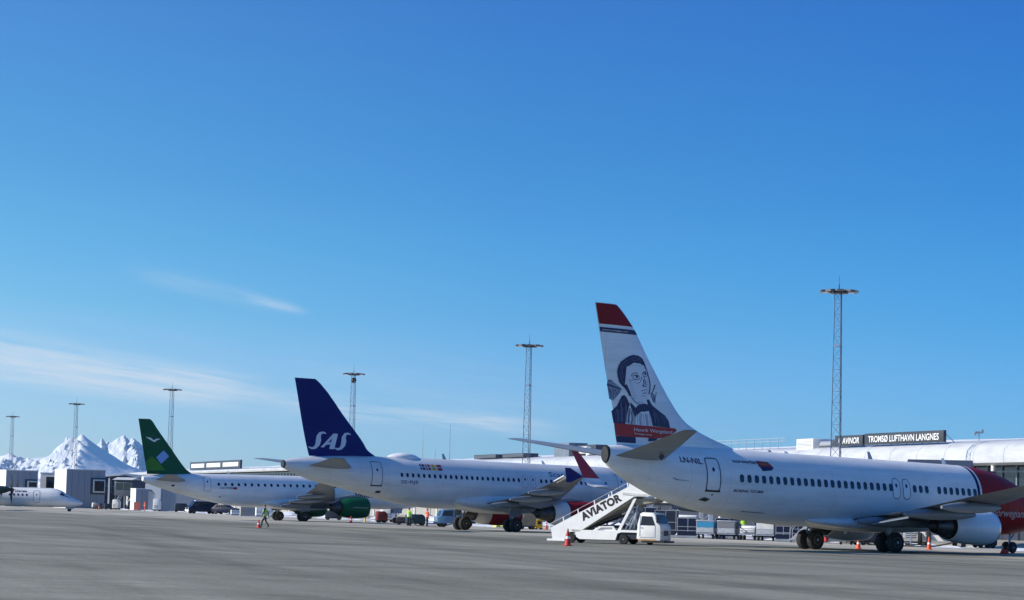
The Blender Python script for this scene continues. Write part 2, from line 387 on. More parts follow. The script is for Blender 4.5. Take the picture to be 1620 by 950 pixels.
    def main_gear(s,x,y,r,w,gap,ztop,sd,door=None):
        b=MB(); y*=sd
        b.cyl((x,y,r),(x-.1,y-sd*.1,ztop),.11,.15,12); b.cyl((x,y-gap*.75,r),(x,y+gap*.75,r),.07,n=10)
        b.cyl((x-.05,y-sd*.05,r+.7),(x-.9,y-sd*.9,ztop),.06,n=8); b.cyl((x,y,r+.25),(x+.32,y,r+.5),.04,n=6); b.cyl((x+.32,y,r+.5),(x+.05,y,r+.9),.04,n=6)
        b.cyl((x,y-sd*.05,r+.8),(x,y-sd*1.3,ztop+.1),.05,n=8)
        g=b.build('main_landing_gear',galv,s.root,s.T0)
        for k in (-1,1): s.wheel(g,x,y+k*gap/2,r,w,1 if y+k*gap/2>y else -1)
        if door:
            d=MB(); d.prism(door,y+sd*.32,y+sd*.36); d.build('gear_door',greyw,g,s.T0)
        return g
    def nose_gear(s,x,r,w,gap,ztop):
        b=MB(); b.cyl((x,0,r),(x-.1,0,ztop),.07,.1,10); b.cyl((x,-gap*.7,r),(x,gap*.7,r),.05,n=8); b.cyl((x-.05,0,r+.4),(x-.9,0,ztop),.045,n=8)
        b.prism([(x-.6,ztop-.5),(x+.5,ztop-.5),(x+.5,ztop+.1),(x-.6,ztop+.1)],.32,.35); b.prism([(x-.6,ztop-.5),(x+.5,ztop-.5),(x+.5,ztop+.1),(x-.6,ztop+.1)],-.35,-.32)
        g=b.build('nose_landing_gear',galv,s.root,s.T0)
        for k in (-1,1): s.wheel(g,x,k*gap/2,r,w,k)
    def engine(s,y,z,xf,xr,r,xe,sd,cowl,rearm=None,xb=None,squash=1.,lip=bare,rr=.80,plug=.9):
        # xf inlet, xr fan cowl rear, xe core nozzle end
        y*=sd; L_=xr-xf
        prof=[(xf+.55,r*.74),(xf+.12,r*.80),(xf+.0,r*.86),(xf+.06,r*.915),(xf+.3,r*.965),(xf+.28*L_,r),(xf+.55*L_,r),(xf+.8*L_,r*.93),(xr,r*rr),(xr-.02,r*(rr-.05)),(xr-.5,r*(rr-.06))]
        b=MB(); rs=[]; n=40
        def RG(px,pr): return [(px,y+pr*math.cos(2*math.pi*i/n),z+pr*math.sin(2*math.pi*i/n)*(squash if math.sin(2*math.pi*i/n)<0 else 1)) for i in range(n)]
        full=[]
        for i in range(len(prof)-1):
            full.append(prof[i])
            if 3<=i<=7:
                a,c=prof[i],prof[i+1]
                for t in (.33,.67): full.append((a[0]+(c[0]-a[0])*t,a[1]+(c[1]-a[1])*t))
        full.append(prof[-1])
        for k in range(len(full)-1):
            mx_=(full[k][0]+full[k+1][0])/2
            mi=2 if full[k+1][0]<xf+.31 and k<5 else (1 if (xb and mx_>xb) else 0)
            b.rings([RG(*full[k]),RG(*full[k+1])],mi,False,False)
        e=b.build('engine',[cowl,rearm or cowl,lip],s.root,s.T)
        b=MB(); b.lathe([(xf+.5,.02),(xf+.8,.25),(xf+.85,.3)],(0,y,z),'x',20,0); b.lathe([(xf+.9,.28),(xf+.92,r*.76)],(0,y,z),'x',36,1)
        for k in range(22):
            t=2*math.pi*k/22; c_,s_=math.cos(t),math.sin(t); c2,s2=math.cos(t+.16),math.sin(t+.16)
            b.add([(xf+.8,y+.28*c_,z+.28*s_),(xf+.88,y+.28*c2,z+.28*s2),(xf+.9,y+r*.75*c2,z+r*.75*s2),(xf+.7,y+r*.75*c_,z+r*.75*s_)],[(0,1,2,3)],1)
        b.build('fan',[galv,darkm],e,s.T,fix=False)
        b=MB(); b.lathe([(xr-.7,r*.62),(xr-.1,r*.60),(xr+.35,r*.54),(xe-.25,r*.42),(xe,r*.37),(xe-.02,r*.34),(xe-.4,r*.33)],(0,y,z),'x',36,0)
        b.lathe([(xr-.48,r*(rr-.06)),(xr-.5,r*.55)],(0,y,z),'x',36,1)
        b.lathe([(xe-.4,r*.30),(xe,r*.26),(xe+plug*.6,r*.12),(xe+plug,.02)],(0,y,z),'x',24,1)
        b.build('exhaust_nozzle',[hot,darkm],e,s.T)
        return e
    def pylon(s,y,sd,pts,parent):
        # pts: (x, z, halfwidth)
        b=MB(); y*=sd; lo=[p for p in pts]
        rs=[]
        for x,zl,zh,w in lo: rs.append([(x,y-w,zl),(x,y-w,zh),(x,y+w,zh),(x,y+w,zl)])
        b.rings(rs); return b.build('pylon',greyw,parent,s.T)
    def canoe(s,parent,y,x0,x1,z0,z1,w,h,sd,mt=greyw):
        b=MB(); rs=[]
        for t in [0,.05,.15,.3,.5,.7,.85,.95,1]:
            q=math.sin(math.pi*min(1,t*.92+.04))**.6; x=x0+(x1-x0)*t; zc=z0+(z1-z0)*t
            rs.append([(x,sd*y+w/2*q*math.cos(2*math.pi*i/12),zc+h/2*q*math.sin(2*math.pi*i/12)) for i in range(12)])
        b.rings(rs); return b.build('flap_fairing',mt,parent,s.T)
    def belly(s,x0,x1,zb,zt,w,mt):
        b=MB(); rs=[]
        for t in [0,.03,.08,.16,.28,.4,.55,.7,.82,.9,.96,1]:
            q=min(1,math.sin(math.pi*t)**.45*1.02) if 0<t<1 else .02; x=x0+(x1-x0)*t; zc=(zb+zt)/2+ (1-q)*.15
            rs.append([(x,w/2*(.55+.45*q)*math.copysign(abs(math.cos(2*math.pi*i/36))**.75,math.cos(2*math.pi*i/36)),zc+(zt-zb)/2*q*math.copysign(abs(math.sin(2*math.pi*i/36))**.8,math.sin(2*math.pi*i/36))) for i in range(36)])
        b.rings(rs); return b.build('belly_fairing',mt,s.root,s.T)
    def antenna(s,x,h,top=True,mt=white,name='antenna'):
        z=s.ft(x) if top else s.fb(x); k=1 if top else -1; b=MB()
        s.foil(b,[((x-.25,0,z-k*.05),(x+.15,0,z-k*.05),.05,(0,1,0)),((x+.05,0,z+k*h),(x+.25,0,z+k*h),.03,(0,1,0))],n=7); b.build(name,mt,s.root,s.T)

# paint with a red nose divided by white and navy stripes
def nose_paint():
    m=bpy.data.materials.new('white_paint_red_nose'); m.use_nodes=True; t=m.node_tree; b=t.nodes['Principled BSDF']
    b.inputs['Roughness'].default_value=.42; b.inputs['Coat Weight'].default_value=.0; b.inputs['Specular IOR Level'].default_value=.15
    c=t.nodes.new('ShaderNodeTexCoord'); sp=t.nodes.new('ShaderNodeSeparateXYZ'); t.links.new(c.outputs['Object'],sp.inputs[0])
    # object x = xm - xn ; xn edge = 9.3+.95*(z-1)-... => curve
    def M(op,a,b_=None,c_=None):
        n=t.nodes.new('ShaderNodeMath'); n.operation=op
        for i,v in enumerate((a,b_,c_)):
            if v is None: continue
            if isinstance(v,(int,float)): n.inputs[i].default_value=v
            else: t.links.new(v,n.inputs[i])
        return n.outputs[0]
    z=sp.outputs[2]; xn=M('MULTIPLY_ADD',sp.outputs[0],-1,19.6)
    zz=M('SUBTRACT',z,1.3); q=M('MULTIPLY',zz,zz); e=M('MULTIPLY_ADD',zz,-.07,10.88)
    d=M('SUBTRACT',xn,e)   # <0 red ; 0..0.12 white ; .12...3 navy
    r=t.nodes.new('ShaderNodeValToRGB'); r.color_ramp.interpolation='CONSTANT'
    dd=M('MULTIPLY_ADD',d,.1,.5); t.links.new(dd,r.inputs[0])
    els=r.color_ramp.elements; els[0].position=0; els[0].color=(.30,.008,.008,1); els[1].position=.5; els[1].color=(.82,.82,.82,1)
    for p,cc in ((.512,(.012,.016,.075,1)),(.538,(.82,.82,.82,1))): x=els.new(p); x.color=cc
    n=t.nodes.new('ShaderNodeTexNoise'); n.inputs['Scale'].default_value=.7; n.inputs['Detail'].default_value=6; t.links.new(c.outputs['Object'],n.inputs[0])
    mr=t.nodes.new('ShaderNodeMapRange'); mr.inputs[3].default_value=.92; mr.inputs[4].default_value=1.06; t.links.new(n.outputs[0],mr.inputs[0])
    x=t.nodes.new('ShaderNodeMix'); x.data_type='RGBA'; x.blend_type='MULTIPLY'; x.inputs[0].default_value=1
    t.links.new(r.outputs[0],x.inputs[6]); t.links.new(mr.outputs[0],x.inputs[7]); t.links.new(x.outputs[2],b.inputs['Base Color'])
    return m

# ------------------------------------------------------------------ SETTING: ground
def ground():
    me=bpy.data.meshes.new('apron'); S=9500
    me.from_pydata([(-S,-500,0),(S,-500,0),(S,19000,0),(-S,19000,0)],[],[(0,1,2,3)])
    o=bpy.data.objects.new('apron',me); COL.objects.link(o); tag(o,kind='structure')
    m=bpy.data.materials.new('asphalt'); m.use_nodes=True; t=m.node_tree; b=t.nodes['Principled BSDF']; b.inputs['Roughness'].default_value=1.; b.inputs['Specular IOR Level'].default_value=.08
    c=t.nodes.new('ShaderNodeTexCoord'); K=t.links.new
    def N(scale,sc=None,rot=0,det=6,ro=.6,dist=0):
        n=t.nodes.new('ShaderNodeTexNoise'); n.inputs['Scale'].default_value=scale; n.inputs['Detail'].default_value=det; n.inputs['Roughness'].default_value=ro; n.inputs['Distortion'].default_value=dist
        mp=t.nodes.new('ShaderNodeMapping'); mp.vector_type='TEXTURE'; sc=sc or (1,1,1); mp.inputs['Scale'].default_value=tuple(1/q for q in sc); mp.inputs['Rotation'].default_value=(0,0,rot)
        K(c.outputs['Object'],mp.inputs[0]); K(mp.outputs[0],n.inputs[0]); return n.outputs[0]
    def MR(v,a,b_,c0,c1):
        n=t.nodes.new('ShaderNodeMapRange'); K(v,n.inputs[0]); n.inputs[1].default_value=a; n.inputs[2].default_value=b_; n.inputs[3].default_value=c0; n.inputs[4].default_value=c1; return n.outputs[0]
    def MM(op,a,b_,c_=None):
        n=t.nodes.new('ShaderNodeMath'); n.operation=op
        for i,v in enumerate((a,b_,c_)):
            if v is None: continue
            if isinstance(v,(int,float)): n.inputs[i].default_value=v
            else: K(v,n.inputs[i])
        return n.outputs[0]
    v=MR(N(.035,(1,1,1),0,5,.55,.6),.3,.7,.80,1.14)
    v=MM('MULTIPLY',v,MR(N(.30,(.09,1.0,1),R(-70),6,.65,.3),.34,.66,.82,1.13))      # long tyre and plough streaks along the taxi lane
    v=MM('MULTIPLY',v,MR(N(.22,(.05,1.0,1),R(-76),5,.6,.4),.50,.63,1.0,.74))      # darker rubber streaks
    v=MM('MULTIPLY',v,MR(N(.20,(.08,1.0,1),R(12),5,.6,.5),.53,.65,1.0,.80))       # tracks of turning vehicles
    v=MM('MULTIPLY',v,MR(N(.06,(.6,1.1,1),R(-60),6,.62,1.6),.50,.64,1.0,.84))     # damp patches
    v=MM('MULTIPLY',v,MR(N(.25,(.06,1.0,1),R(-50),4,.6,.5),.56,.66,1.0,1.16))     # pale scraped lines
    v=MM('MULTIPLY',v,MR(N(3.0,None,0,6,.75),.3,.7,.86,1.14))
    v=MM('MULTIPLY',v,MR(N(9.0,(.35,1,1),R(-70),4,.8),.3,.7,.84,1.16))
    v=MM('MULTIPLY',v,MR(N(1.3,(.25,1.0,1),R(8),7,.75,.8),.56,.60,1.0,.86))        # patched cracks and scuffs
    v=MM('MULTIPLY',v,MR(N(22.,None,0,4,.85),.25,.75,.70,1.30))
    # stand area: dry pale concrete near the terminal
    sp=t.nodes.new('ShaderNodeSeparateXYZ'); K(c.outputs['Object'],sp.inputs[0])
    nn=MM('MULTIPLY_ADD',sp.outputs[0],.951,MM('MULTIPLY_ADD',sp.outputs[1],.310,-124.7))
    far=MM('MULTIPLY_ADD',MM('MAXIMUM',MM('SUBTRACT',sp.outputs[1],150),0),.11,nn)
    st=MR(MM('ADD',far,MR(N(.09,None,0,5,.6),.3,.7,-7,7)),-63,-54,0,1)
    mx_=t.nodes.new('ShaderNodeMix'); mx_.data_type='RGBA'; K(st,mx_.inputs[0])
    mx_.inputs[6].default_value=(.268,.264,.217,1); mx_.inputs[7].default_value=(.50,.47,.39,1)
    fin_=t.nodes.new('ShaderNodeMix'); fin_.data_type='RGBA'; fin_.blend_type='MULTIPLY'; fin_.inputs[0].default_value=1
    K(mx_.outputs[2],fin_.inputs[6]); K(v,fin_.inputs[7]); K(fin_.outputs[2],b.inputs['Base Color'])
    bp=t.nodes.new('ShaderNodeBump'); bp.inputs['Strength'].default_value=.35; bp.inputs['Distance'].default_value=.02; K(N(30,None,0,4,.7),bp.inputs['Height']); K(bp.outputs[0],b.inputs['Normal'])
    me.materials.append(m)
ground()
TA=(.31/math.hypot(.31,.95),-.95/math.hypot(.31,.95)); TN=(-TA[1],TA[0])    # along the terminal (towards camera), and into it
T0=(48,255)
def tp(s,n,z=0): return (T0[0]+TA[0]*s+TN[0]*n,T0[1]+TA[1]*s+TN[1]*n,z)

def snow():
    b=MB(); rnd=random.Random(3)
    def patch(cx,cy,lx,ly,h,ang):
        n=14; k=4; ca,sa=math.cos(ang),math.sin(ang); prs=[.75+.4*rnd.random() for _ in range(n)]; v=[(cx,cy,h)]; f=[]
        for j in range(1,k+1):
            q=j/k
            for i in range(n):
                t=2*math.pi*i/n; r=q*(1+(prs[i]-1)*q); x=lx*r*math.cos(t); y=ly*r*math.sin(t)
                v.append((cx+x*ca-y*sa,cy+x*sa+y*ca,(h*(1-q**2)+(.05*h*rnd.random() if j<k else -.02))))
        for i in range(n): f.append((0,1+i,1+(i+1)%n))
        for j in range(k-1):
            for i in range(n): f.append((1+j*n+i,1+(j+1)*n+i,1+(j+1)*n+(i+1)%n,1+j*n+(i+1)%n))
        b.add(v,f,0,True)
    a=math.atan2(TA[1],TA[0])
    s=95
    while s>-330:
        for _ in range(2):
            p=tp(s+rnd.uniform(-3,3),rnd.uniform(-44,-36)); patch(p[0],p[1],rnd.uniform(1.2,4.5),rnd.uniform(.5,1.6),rnd.uniform(.04,.16),a+rnd.uniform(-.3,.3))
        s-=5
    for s_ in range(-420,100,9):
        if rnd.random()<.8:
            p=tp(s_,rnd.uniform(-30,-12)); patch(p[0],p[1],rnd.uniform(2,7),rnd.uniform(1,2.5),rnd.uniform(.2,.7),a)
    for s_ in range(-560,-300,11):
        p=tp(s_,rnd.uniform(-60,-30)); patch(p[0],p[1],rnd.uniform(3,9),rnd.uniform(1,3),rnd.uniform(.2,.8),a)
    o=b.build('snow_patches',snowm,fix=False); tag(o,kind='stuff')
snow()

# ------------------------------------------------------------------ mountains
def mountains():
    Y0,Y1=9500,16500; X0,X1=-4600,-900
    nx,ny=520,250
    A=[(-700,130),(-300,100),(-100,70),(0,58),(12,65),(25,68),(38,62),(58,59),(72,59),(84,67),(95,79),(105,88),(118,97),(126,95),(135,102),(143,97),(150,92),(165,82),(185,70),(205,58),(225,49),(245,38),(270,22),(300,4),(330,-20),(700,-60)]
    B_=[(-700,60),(-100,50),(20,60),(60,63),(100,68),(130,76),(150,84),(160,86),(168,97),(175,88),(184,91),(195,100),(203,103),(209,95),(216,99),(224,94),(240,80),(262,60),(290,48),(340,44),(420,38),(600,18),(700,-5)]
    fa=pchip([p[0] for p in A],[p[1] for p in A]); fb_=pchip([p[0] for p in B_],[p[1] for p in B_])
    def rid(x,y,sx,sy,o,seed):
        v=0; a=1; n=0
        for k in range(o):
            r=1-abs(noise.noise(Vector((x/sx,y/sy,seed+k*3.1))))*2; v+=a*r*r; n+=a; a*=.5; sx/=2.1; sy/=2.1
        return v/n
    vs=[]
    def layer(x,y,Yp,f,wid,back,calm):
        d=y-Yp; u=x/Yp*4000+810
        # ridge wanders with x; spurs run down towards the viewer and to the right
        skew=.28*d if d<0 else 0
        us=(x+skew*.55)/Yp*4000+810
        H=(f(us if d<0 else u))/4000*Yp+CAM_H
        q=max(0,1-abs(d)/(wid if d<0 else back))
        z=H*q**1.1
        g=1.0
        if calm: g=min(1,max(.10,(146-us)/26+.1))
        amp=min(1,abs(d)/260)*q**.3*max(H,0)/300
        z+=(rid(x,y,34,60,2,1.7)-.5)*14*g*min(1,abs(d)/120); z+=(rid(x+.5*d,y,260,900,5,3.3)-.48)*100*amp*g+(rid(x+.35*d,y,85,260,4,9.3)-.48)*48*amp*g+(rid(x,y,60,60,2,5.)-.5)*9*g
        return z
    for j in range(ny):
        y=Y0+(Y1-Y0)*j/(ny-1)
        for i in range(nx):
            x=X0+(X1-X0)*i/(nx-1)
            z=max(layer(x,y,12300,fa,2600,1500,True),layer(x,y,14600,fb_,1400,1600,False))
            vs.append((x,y,max(z,-5)))
    fs=[(j*nx+i,j*nx+i+1,(j+1)*nx+i+1,(j+1)*nx+i) for j in range(ny-1) for i in range(nx-1)]
    b=MB(); b.add(vs,fs,0,True)
    m=bpy.data.materials.new('snowy_mountain'); m.use_nodes=True; t=m.node_tree; B=t.nodes['Principled BSDF']; B.inputs['Roughness'].default_value=.8
    g=t.nodes.new('ShaderNodeNewGeometry'); sp=t.nodes.new('ShaderNodeSeparateXYZ'); t.links.new(g.outputs['True Normal'],sp.inputs[0])
    n=t.nodes.new('ShaderNodeTexNoise'); n.inputs['Scale'].default_value=.012; n.inputs['Detail'].default_value=8; n.inputs['Roughness'].default_value=.7; c=t.nodes.new('ShaderNodeTexCoord'); t.links.new(c.outputs['Object'],n.inputs[0])
    ad=t.nodes.new('ShaderNodeMath'); ad.operation='MULTIPLY_ADD'; t.links.new(n.outputs[0],ad.inputs[0]); ad.inputs[1].default_value=.45; t.links.new(sp.outputs[2],ad.inputs[2])
    r=t.nodes.new('ShaderNodeMapRange'); t.links.new(ad.outputs[0],r.inputs[0]); r.inputs[1].default_value=.86; r.inputs[2].default_value=.96; r.inputs[3].default_value=0; r.inputs[4].default_value=1
    x=t.nodes.new('ShaderNodeMix'); x.data_type='RGBA'; t.links.new(r.outputs[0],x.inputs[0]); x.inputs[6].default_value=(.42,.46,.54,1); x.inputs[7].default_value=(.72,.75,.80,1)
    t.links.new(x.outputs[2],B.inputs['Base Color'])
    o=b.build('mountains',m,fix=False); tag(o,kind='structure')
mountains()

# ------------------------------------------------------------------ terminal building
def roof_mat(*a,**k):
    m=mat(*a,**k); skin_detail(m,per=(6.2,50.,3.1),dark=(.38,.0,.14),wid=(.07,.0,.03)); return m
def terminal():
    rz=math.atan2(TA[1],TA[0])
    # local x = along (towards camera), local y = into the building
    r=thing('terminal_building','long airport terminal with a rounded white roof edge over a dark glass front','terminal',(T0[0],T0[1],0),rz)
    S0,S1=-511,75
    b=MB(); b.box(S0+4,-190,3.2,46,0,3.3,0); b.build('ground_floor_wall',concw,r)
    b=MB(); b.box(-189.9,S1,3.2,46,0,3.3,0); b.build('ground_floor_wall',mat('dark_ground_floor',(.03,.036,.055),.5),r)
    b=MB(); b.box(S0+4,S1,2.6,46,3.3,9.0); b.build('glass_front',glass,r)
    b=MB(); s=S0+6
    while s<S1:
        b.box(s-.09,s+.09,2.45,2.7,3.3,8.6); s+=3.0
    for z in (3.35,5.1,6.9): b.box(S0+4,S1,2.5,2.66,z-.09,z+.09)
    b.build('window_mullions',galv,r)
    b=MB(); prof=[(1.6,7.5),(.2,7.45),(-.25,7.7),(-.35,8.3),(-.2,9.0),(.4,9.6),(1.6,9.95),(4.5,10.25),(14,10.7),(30,10.8),(46,10.2),(46,9),(1.6,9)]
    rs=[[(s,y,z) for y,z in prof] for s in np.linspace(S0,S1,60)]
    rs=[]
    for s in list(np.linspace(S0,-300,20))+list(np.linspace(-299.5,-200,6))+list(np.linspace(-199.5,S1,34)):
        lift=2.35 if s<=-300 else (1.2 if s<-199.6 else .0)
        rs.append([(s,y,(z+(lift*(9.0-z)/1.55 if z<9.0 else 0))) for y,z in prof[:-2]]+[(s,46,9),(s,1.6,9.55 if lift>2 else (9.2 if lift>1 else 9))])
    b.rings(rs); b.build('roof',roof_mat('white_roof_sheet',(.56,.58,.60),.45,noise_amt=.12,nscale=.25,stretch=(1,3,3)),r)
    for s in np.arange(S0+8,S1,14):
        b=MB(); b.cyl((s,.4,0),(s,.4,7.6),.22,n=10); b.build('column',whiteb,r)
    # snow lying on the roof, back from the edge
    b=MB(); rn=random.Random(5)
    pts=[]; xs=list(np.arange(S0+2,S1-1,2.5))
    for i,x in enumerate(xs):
        h=.10+.14*noise.noise(Vector((x/14,0,0)))+.06*noise.noise(Vector((x/5,5,0))); h=max(h,.02)
        pts.append([(x,5.0+.9*noise.noise(Vector((x/5,2,0))),10.24),(x,5.9,10.4+h),(x,9,10.55+h*1.3),(x,14,10.72+h),(x,22,10.7)])
    b.rings(pts,None,False,False,True,False); b.build('roof_snow',snowm,r,fix=False)
    def rooftop(name,label,cat,s,build): 
        t=thing(name,label,cat,tp(*s),rz); build(t); return t
    # the airport sign: two dark boards
    def sign(t):
        b=MB(); b.bbox(-28.6,-10.0,0,.35,10.0,11.25,.03); p=b.build('sign_board',signg,t)
        vs,fs,w=text_mesh('TROMSØ LUFTHAVN LANGNES',1,0,.012); k=16.6/w
        b=MB(); b.add([(-27.6+a*k,-.03,10.27+c*.98) for a,c in vs],fs); b.build('lettering',mat('sign_white',(.85,.86,.86),.5),p,fix=False)
        b=MB(); b.bbox(-36.2,-29.1,0,.35,9.95,11.15,.03); p2=b.build('sign_board',signg,t)
        vs,fs,w=text_mesh('AVINOR',1,.12,.012); k=4.3/w
        b=MB(); b.add([(-34.2+a*k,-.03,10.22+c*.95) for a,c in vs],fs); b.build('lettering',MATS['sign_white'],p2,fix=False)
        b=MB()
        for q in (0,1): 
            for i in range(8):
                a0=R(110+i*20-q*15); a1=R(130+i*20-q*15); rr=.42-.16*q
                c=(-34.75,10.57)
                b.add([(c[0]+rr*math.cos(a0),-.03,c[1]+rr*math.sin(a0)),(c[0]+rr*math.cos(a1),-.03,c[1]+rr*math.sin(a1)),(c[0]+(rr-.1)*math.cos(a1),-.03,c[1]+(rr-.1)*math.sin(a1)),(c[0]+(rr-.1)*math.cos(a0),-.03,c[1]+(rr-.1)*math.sin(a0))],[(0,1,2,3)])
        b.build('emblem',MATS['sign_white'],p2,fix=False)
        for s in np.arange(-35.5,-10,3.6): b=MB(); b.bar((s,.4,9.9),(s,.4,11.0),.08); b.bar((s,1.6,9.9),(s,.4,10.9),.06); b.build('frame_strut',galv,t)
    rooftop('airport_sign','dark grey rooftop boards spelling the airport name in white capitals','sign',(0,.6),sign)
    def plant(t,x0,x1,y0,y1,z1,mt,lid=True):
        b=MB(); b.bbox(x0,x1,y0,y1,9.75,z1,.04); p=b.build('casing',mt,t)
        b=MB(); 
        for k in range(5): b.box(x0+.3,x1-.3,y0-.02,y0-.005,10.0+k*(z1-10.2)/5,10.05+k*(z1-10.2)/5)
        b.build('louvres',greyw,p)
    rooftop('ventilation_unit','square white ventilation box on the roof left of the airport name boards','ventilation unit',(-45.3,1.0),lambda t:plant(t,-2.3,2.3,0,2.5,11.0,whiteb))
    def duct(t):
        b=MB(); b.cyl((-2.2,1,10.3),(2.0,1,10.3),.42,n=18); b.build('duct',alu,t); b=MB(); b.box(-1.6,1.4,.3,1.7,9.7,10.1); b.box(2.0,3.4,.2,1.8,9.8,10.8); b.build('base',greyb2,t)
    rooftop('roof_duct','silver round duct between the white roof box and the shorter name board','duct',(-40.8,1.2),duct)
    rooftop('ventilation_unit','long low grey ventilation housing on the roof above the far parked dark blue tail jet','ventilation unit',(-135.5,2.2),lambda t:plant(t,-3.4,3.4,0,3,12.1,greyw))
    def duct2(t):
        b=MB(); b.box(-4,4,1.2,3,10,11.7); b.build('base',mat('dark_vent',(.05,.06,.08),.6),t); b=MB(); b.cyl((-3,.6,10.9),(2.6,.6,10.9),.55,n=18); b.cyl((2.6,.6,10.9),(3.2,.6,10.0),.55,n=18); b.build('duct',white,t)
    rooftop('roof_duct','fat white duct in front of a dark roof housing, seen left of the portrait tail','duct',(-127,2.0),duct2)
    for (s,w,lab) in ((-175,6,'left of two dark low roof vents above the dark blue tail jet'),(-160,5.5,'right of two dark low roof vents above the dark blue tail jet')):
        def v(t,w=w):
            b=MB(); b.bbox(-w,w,0,2.5,10.2,10.85,.05); b.build('casing',mat('dark_vent',(.05,.06,.08),.6),t)
            b=MB(); b.box(-w+.3,w-.3,-.02,-.01,10.4,10.44); b.box(-w+.3,w-.3,-.02,-.01,10.6,10.64); b.build('louvres',galv,t)
        rooftop('roof_vent',lab,'vent',(s,2.5),v)
    def screen(t):
        b=MB(); b.bbox(-31,31,0,.5,10.0,12.0,.04); p=b.build('frame',greyb2,t)
        for x0,x1 in ((-29,-12),(-9,8),(11,29)):
            b=MB(); b.box(x0,x1,-.06,-.02,10.5,11.5); b.build('panel',whiteb,p)
    rooftop('rooftop_screen','dark framed rooftop band with three long white panels beside the green tail','rooftop screen',(-393,1),screen)
    def rail(t,n,x0,x1):
        b=MB(); 
        for z in (10.9,11.25): b.bar((x0,0,z),(x1,0,z),.06)
        for x in np.arange(x0,x1+.1,2.4): b.bar((x,0,9.9),(x,0,11.25),.06)
        b.build('rails',alu,t)
    rooftop('roof_railing','thin metal railing on the roof behind the nearest jet fuselage','railing',(-66,1.5),lambda t:rail(t,0,-12,14))
    for s,n_,h,lab in ((-197,3,8,'tall thin whip aerial on the roof right of the dark blue tail'),(-214,3,8,'tall thin whip aerial nearest the dark blue tail'),(-206,3,3.2,'short roof aerial between the two tall whip aerials')):
        b=MB(); p=tp(s,n_); b.cyl((0,0,10),(0,0,10+h*.5),.07,n=6); b.cyl((0,0,10+h*.5),(0,0,10+h*.8),.03,n=6); b.cyl((0,0,9.8),(0,0,10.2),.3,n=8)
        o=b.build('aerial',galv,None,loc=(p[0],p[1],0)); tag(o,lab,'antenna','aerials on the terminal roof')
    for s,lab in ((-4,'small camera mast on the roof edge right of the name boards'),):
        p=tp(s,1.5); b=MB(); b.cyl((0,0,10),(0,0,11.0),.05,n=6); b.box(-.4,.4,-.1,.1,10.8,11.0); b.box(-.5,-.3,-.2,.1,10.6,10.9); b.box(.2,.45,-.2,.1,10.9,11.2)
        o=b.build('camera_mast',galv,None,loc=(p[0],p[1],0)); tag(o,lab,'camera')
    return r
terminal()

# ------------------------------------------------------------------ light masts
def mast(x,y,H,w0,w1,rz,label,heads,box=False):
    t=thing('light_mast',label,'light mast',(x,y,0),rz,'lattice light masts along the apron')
    b=MB(); n=3; lv=int(H/1.1)
    def P(k,z): a=2*math.pi*k/n+.5; w=(w0+(w1-w0)*z/H)/1.7; return (w*math.cos(a),w*math.sin(a),z)
    for k in range(n): b.cyl(P(k,0),P(k,H),.055,.04,6)
    for i in range(lv):
        z0=H*i/lv; z1=H*(i+1)/lv
        for k in range(n):
            b.bar(P(k,z0),P((k+1)%n,z0),.03); b.bar(P(k,z0) if i%2 else P((k+1)%n,z0),P((k+1)%n,z1) if i%2 else P(k,z1),.03)
    for z in (H*.28,H*.78): 
        for k in range(n): b.bar(P(k,z),P((k+1)%n,z),.10,.14)
    b.build('lattice_tower',mat('mast_steel',(.11,.15,.23),.6,.2),t)
    b=MB()
    b.cyl((0,0,H-.15),(0,0,H+.1),.9,n=16); 
    for a in range(8): t_=R(a*45); b.bar((0,0,H),(1.5*math.cos(t_),1.5*math.sin(t_),H+.1),.06)
    b.cyl((0,0,H),(0,0,H+.8),.05,n=6); b.cyl((0,0,H+.8),(0,0,H+1.6),.02,n=5)
    b.build('crown_ring',darkm,t)
    for a in range(heads):
        t_=R(a*360/heads+10); c,s=math.cos(t_),math.sin(t_)
        h=MB(); o=Vector((c*1.55,s*1.55,H+.08)); d=Vector((c,s,-.12)); sx=Vector((-s,c,0))
        v=[o+d*i+sx*j*.33+Vector((0,0,k)) for i in (-.38,.38) for j in (-1,1) for k in (-.10,.12)]
        h.add(v,[(0,1,3,2),(4,6,7,5),(0,4,5,1),(2,3,7,6),(0,2,6,4),(1,5,7,3)],0)
        v=[o+d*i+sx*j*.3+Vector((0,0,-.105)) for i,j in ((-.33,-1),(.33,-1),(.33,1),(-.33,1))]
        h.add(v,[(0,1,2,3)],1); h.build('floodlight',[mat('lamp_housing',(.10,.105,.12),.5),glow],t,fix=False)
    if box:
        b=MB(); b.lathe([(-.5,.01),(-.45,.3),(0,.5),(.3,.4),(.45,.1)],(0,0,H-1.0),'z',14); b.build('lamp_drum',darkm,t)
    b=MB(); b.box(-w0*.9,w0*.9,-w0*.9,w0*.9,-.02,.35); b.build('footing',concw,t)
    return t
for (x,y,l,hd,bx) in ((33.1,255,'nearest lattice light mast, standing in front of the airport name boards',9,False),
    (2.6,352,'lattice light mast seen between the dark blue tail and the portrait tail',9,False),
    (-27.2,440,'lattice light mast with a dark drum under its lamps',8,True),
    (-69.4,520,'thin lattice light mast just right of the green tail',8,False),
    (-104.7,612,'thin lattice light mast in front of the main mountain summit',8,False),
    (-141.2,720,'farthest lattice light mast, leftmost of all beside the propeller plane',8,False)):
    mast(x,y,24.6,1.25,.72,.3,l,hd,bx)

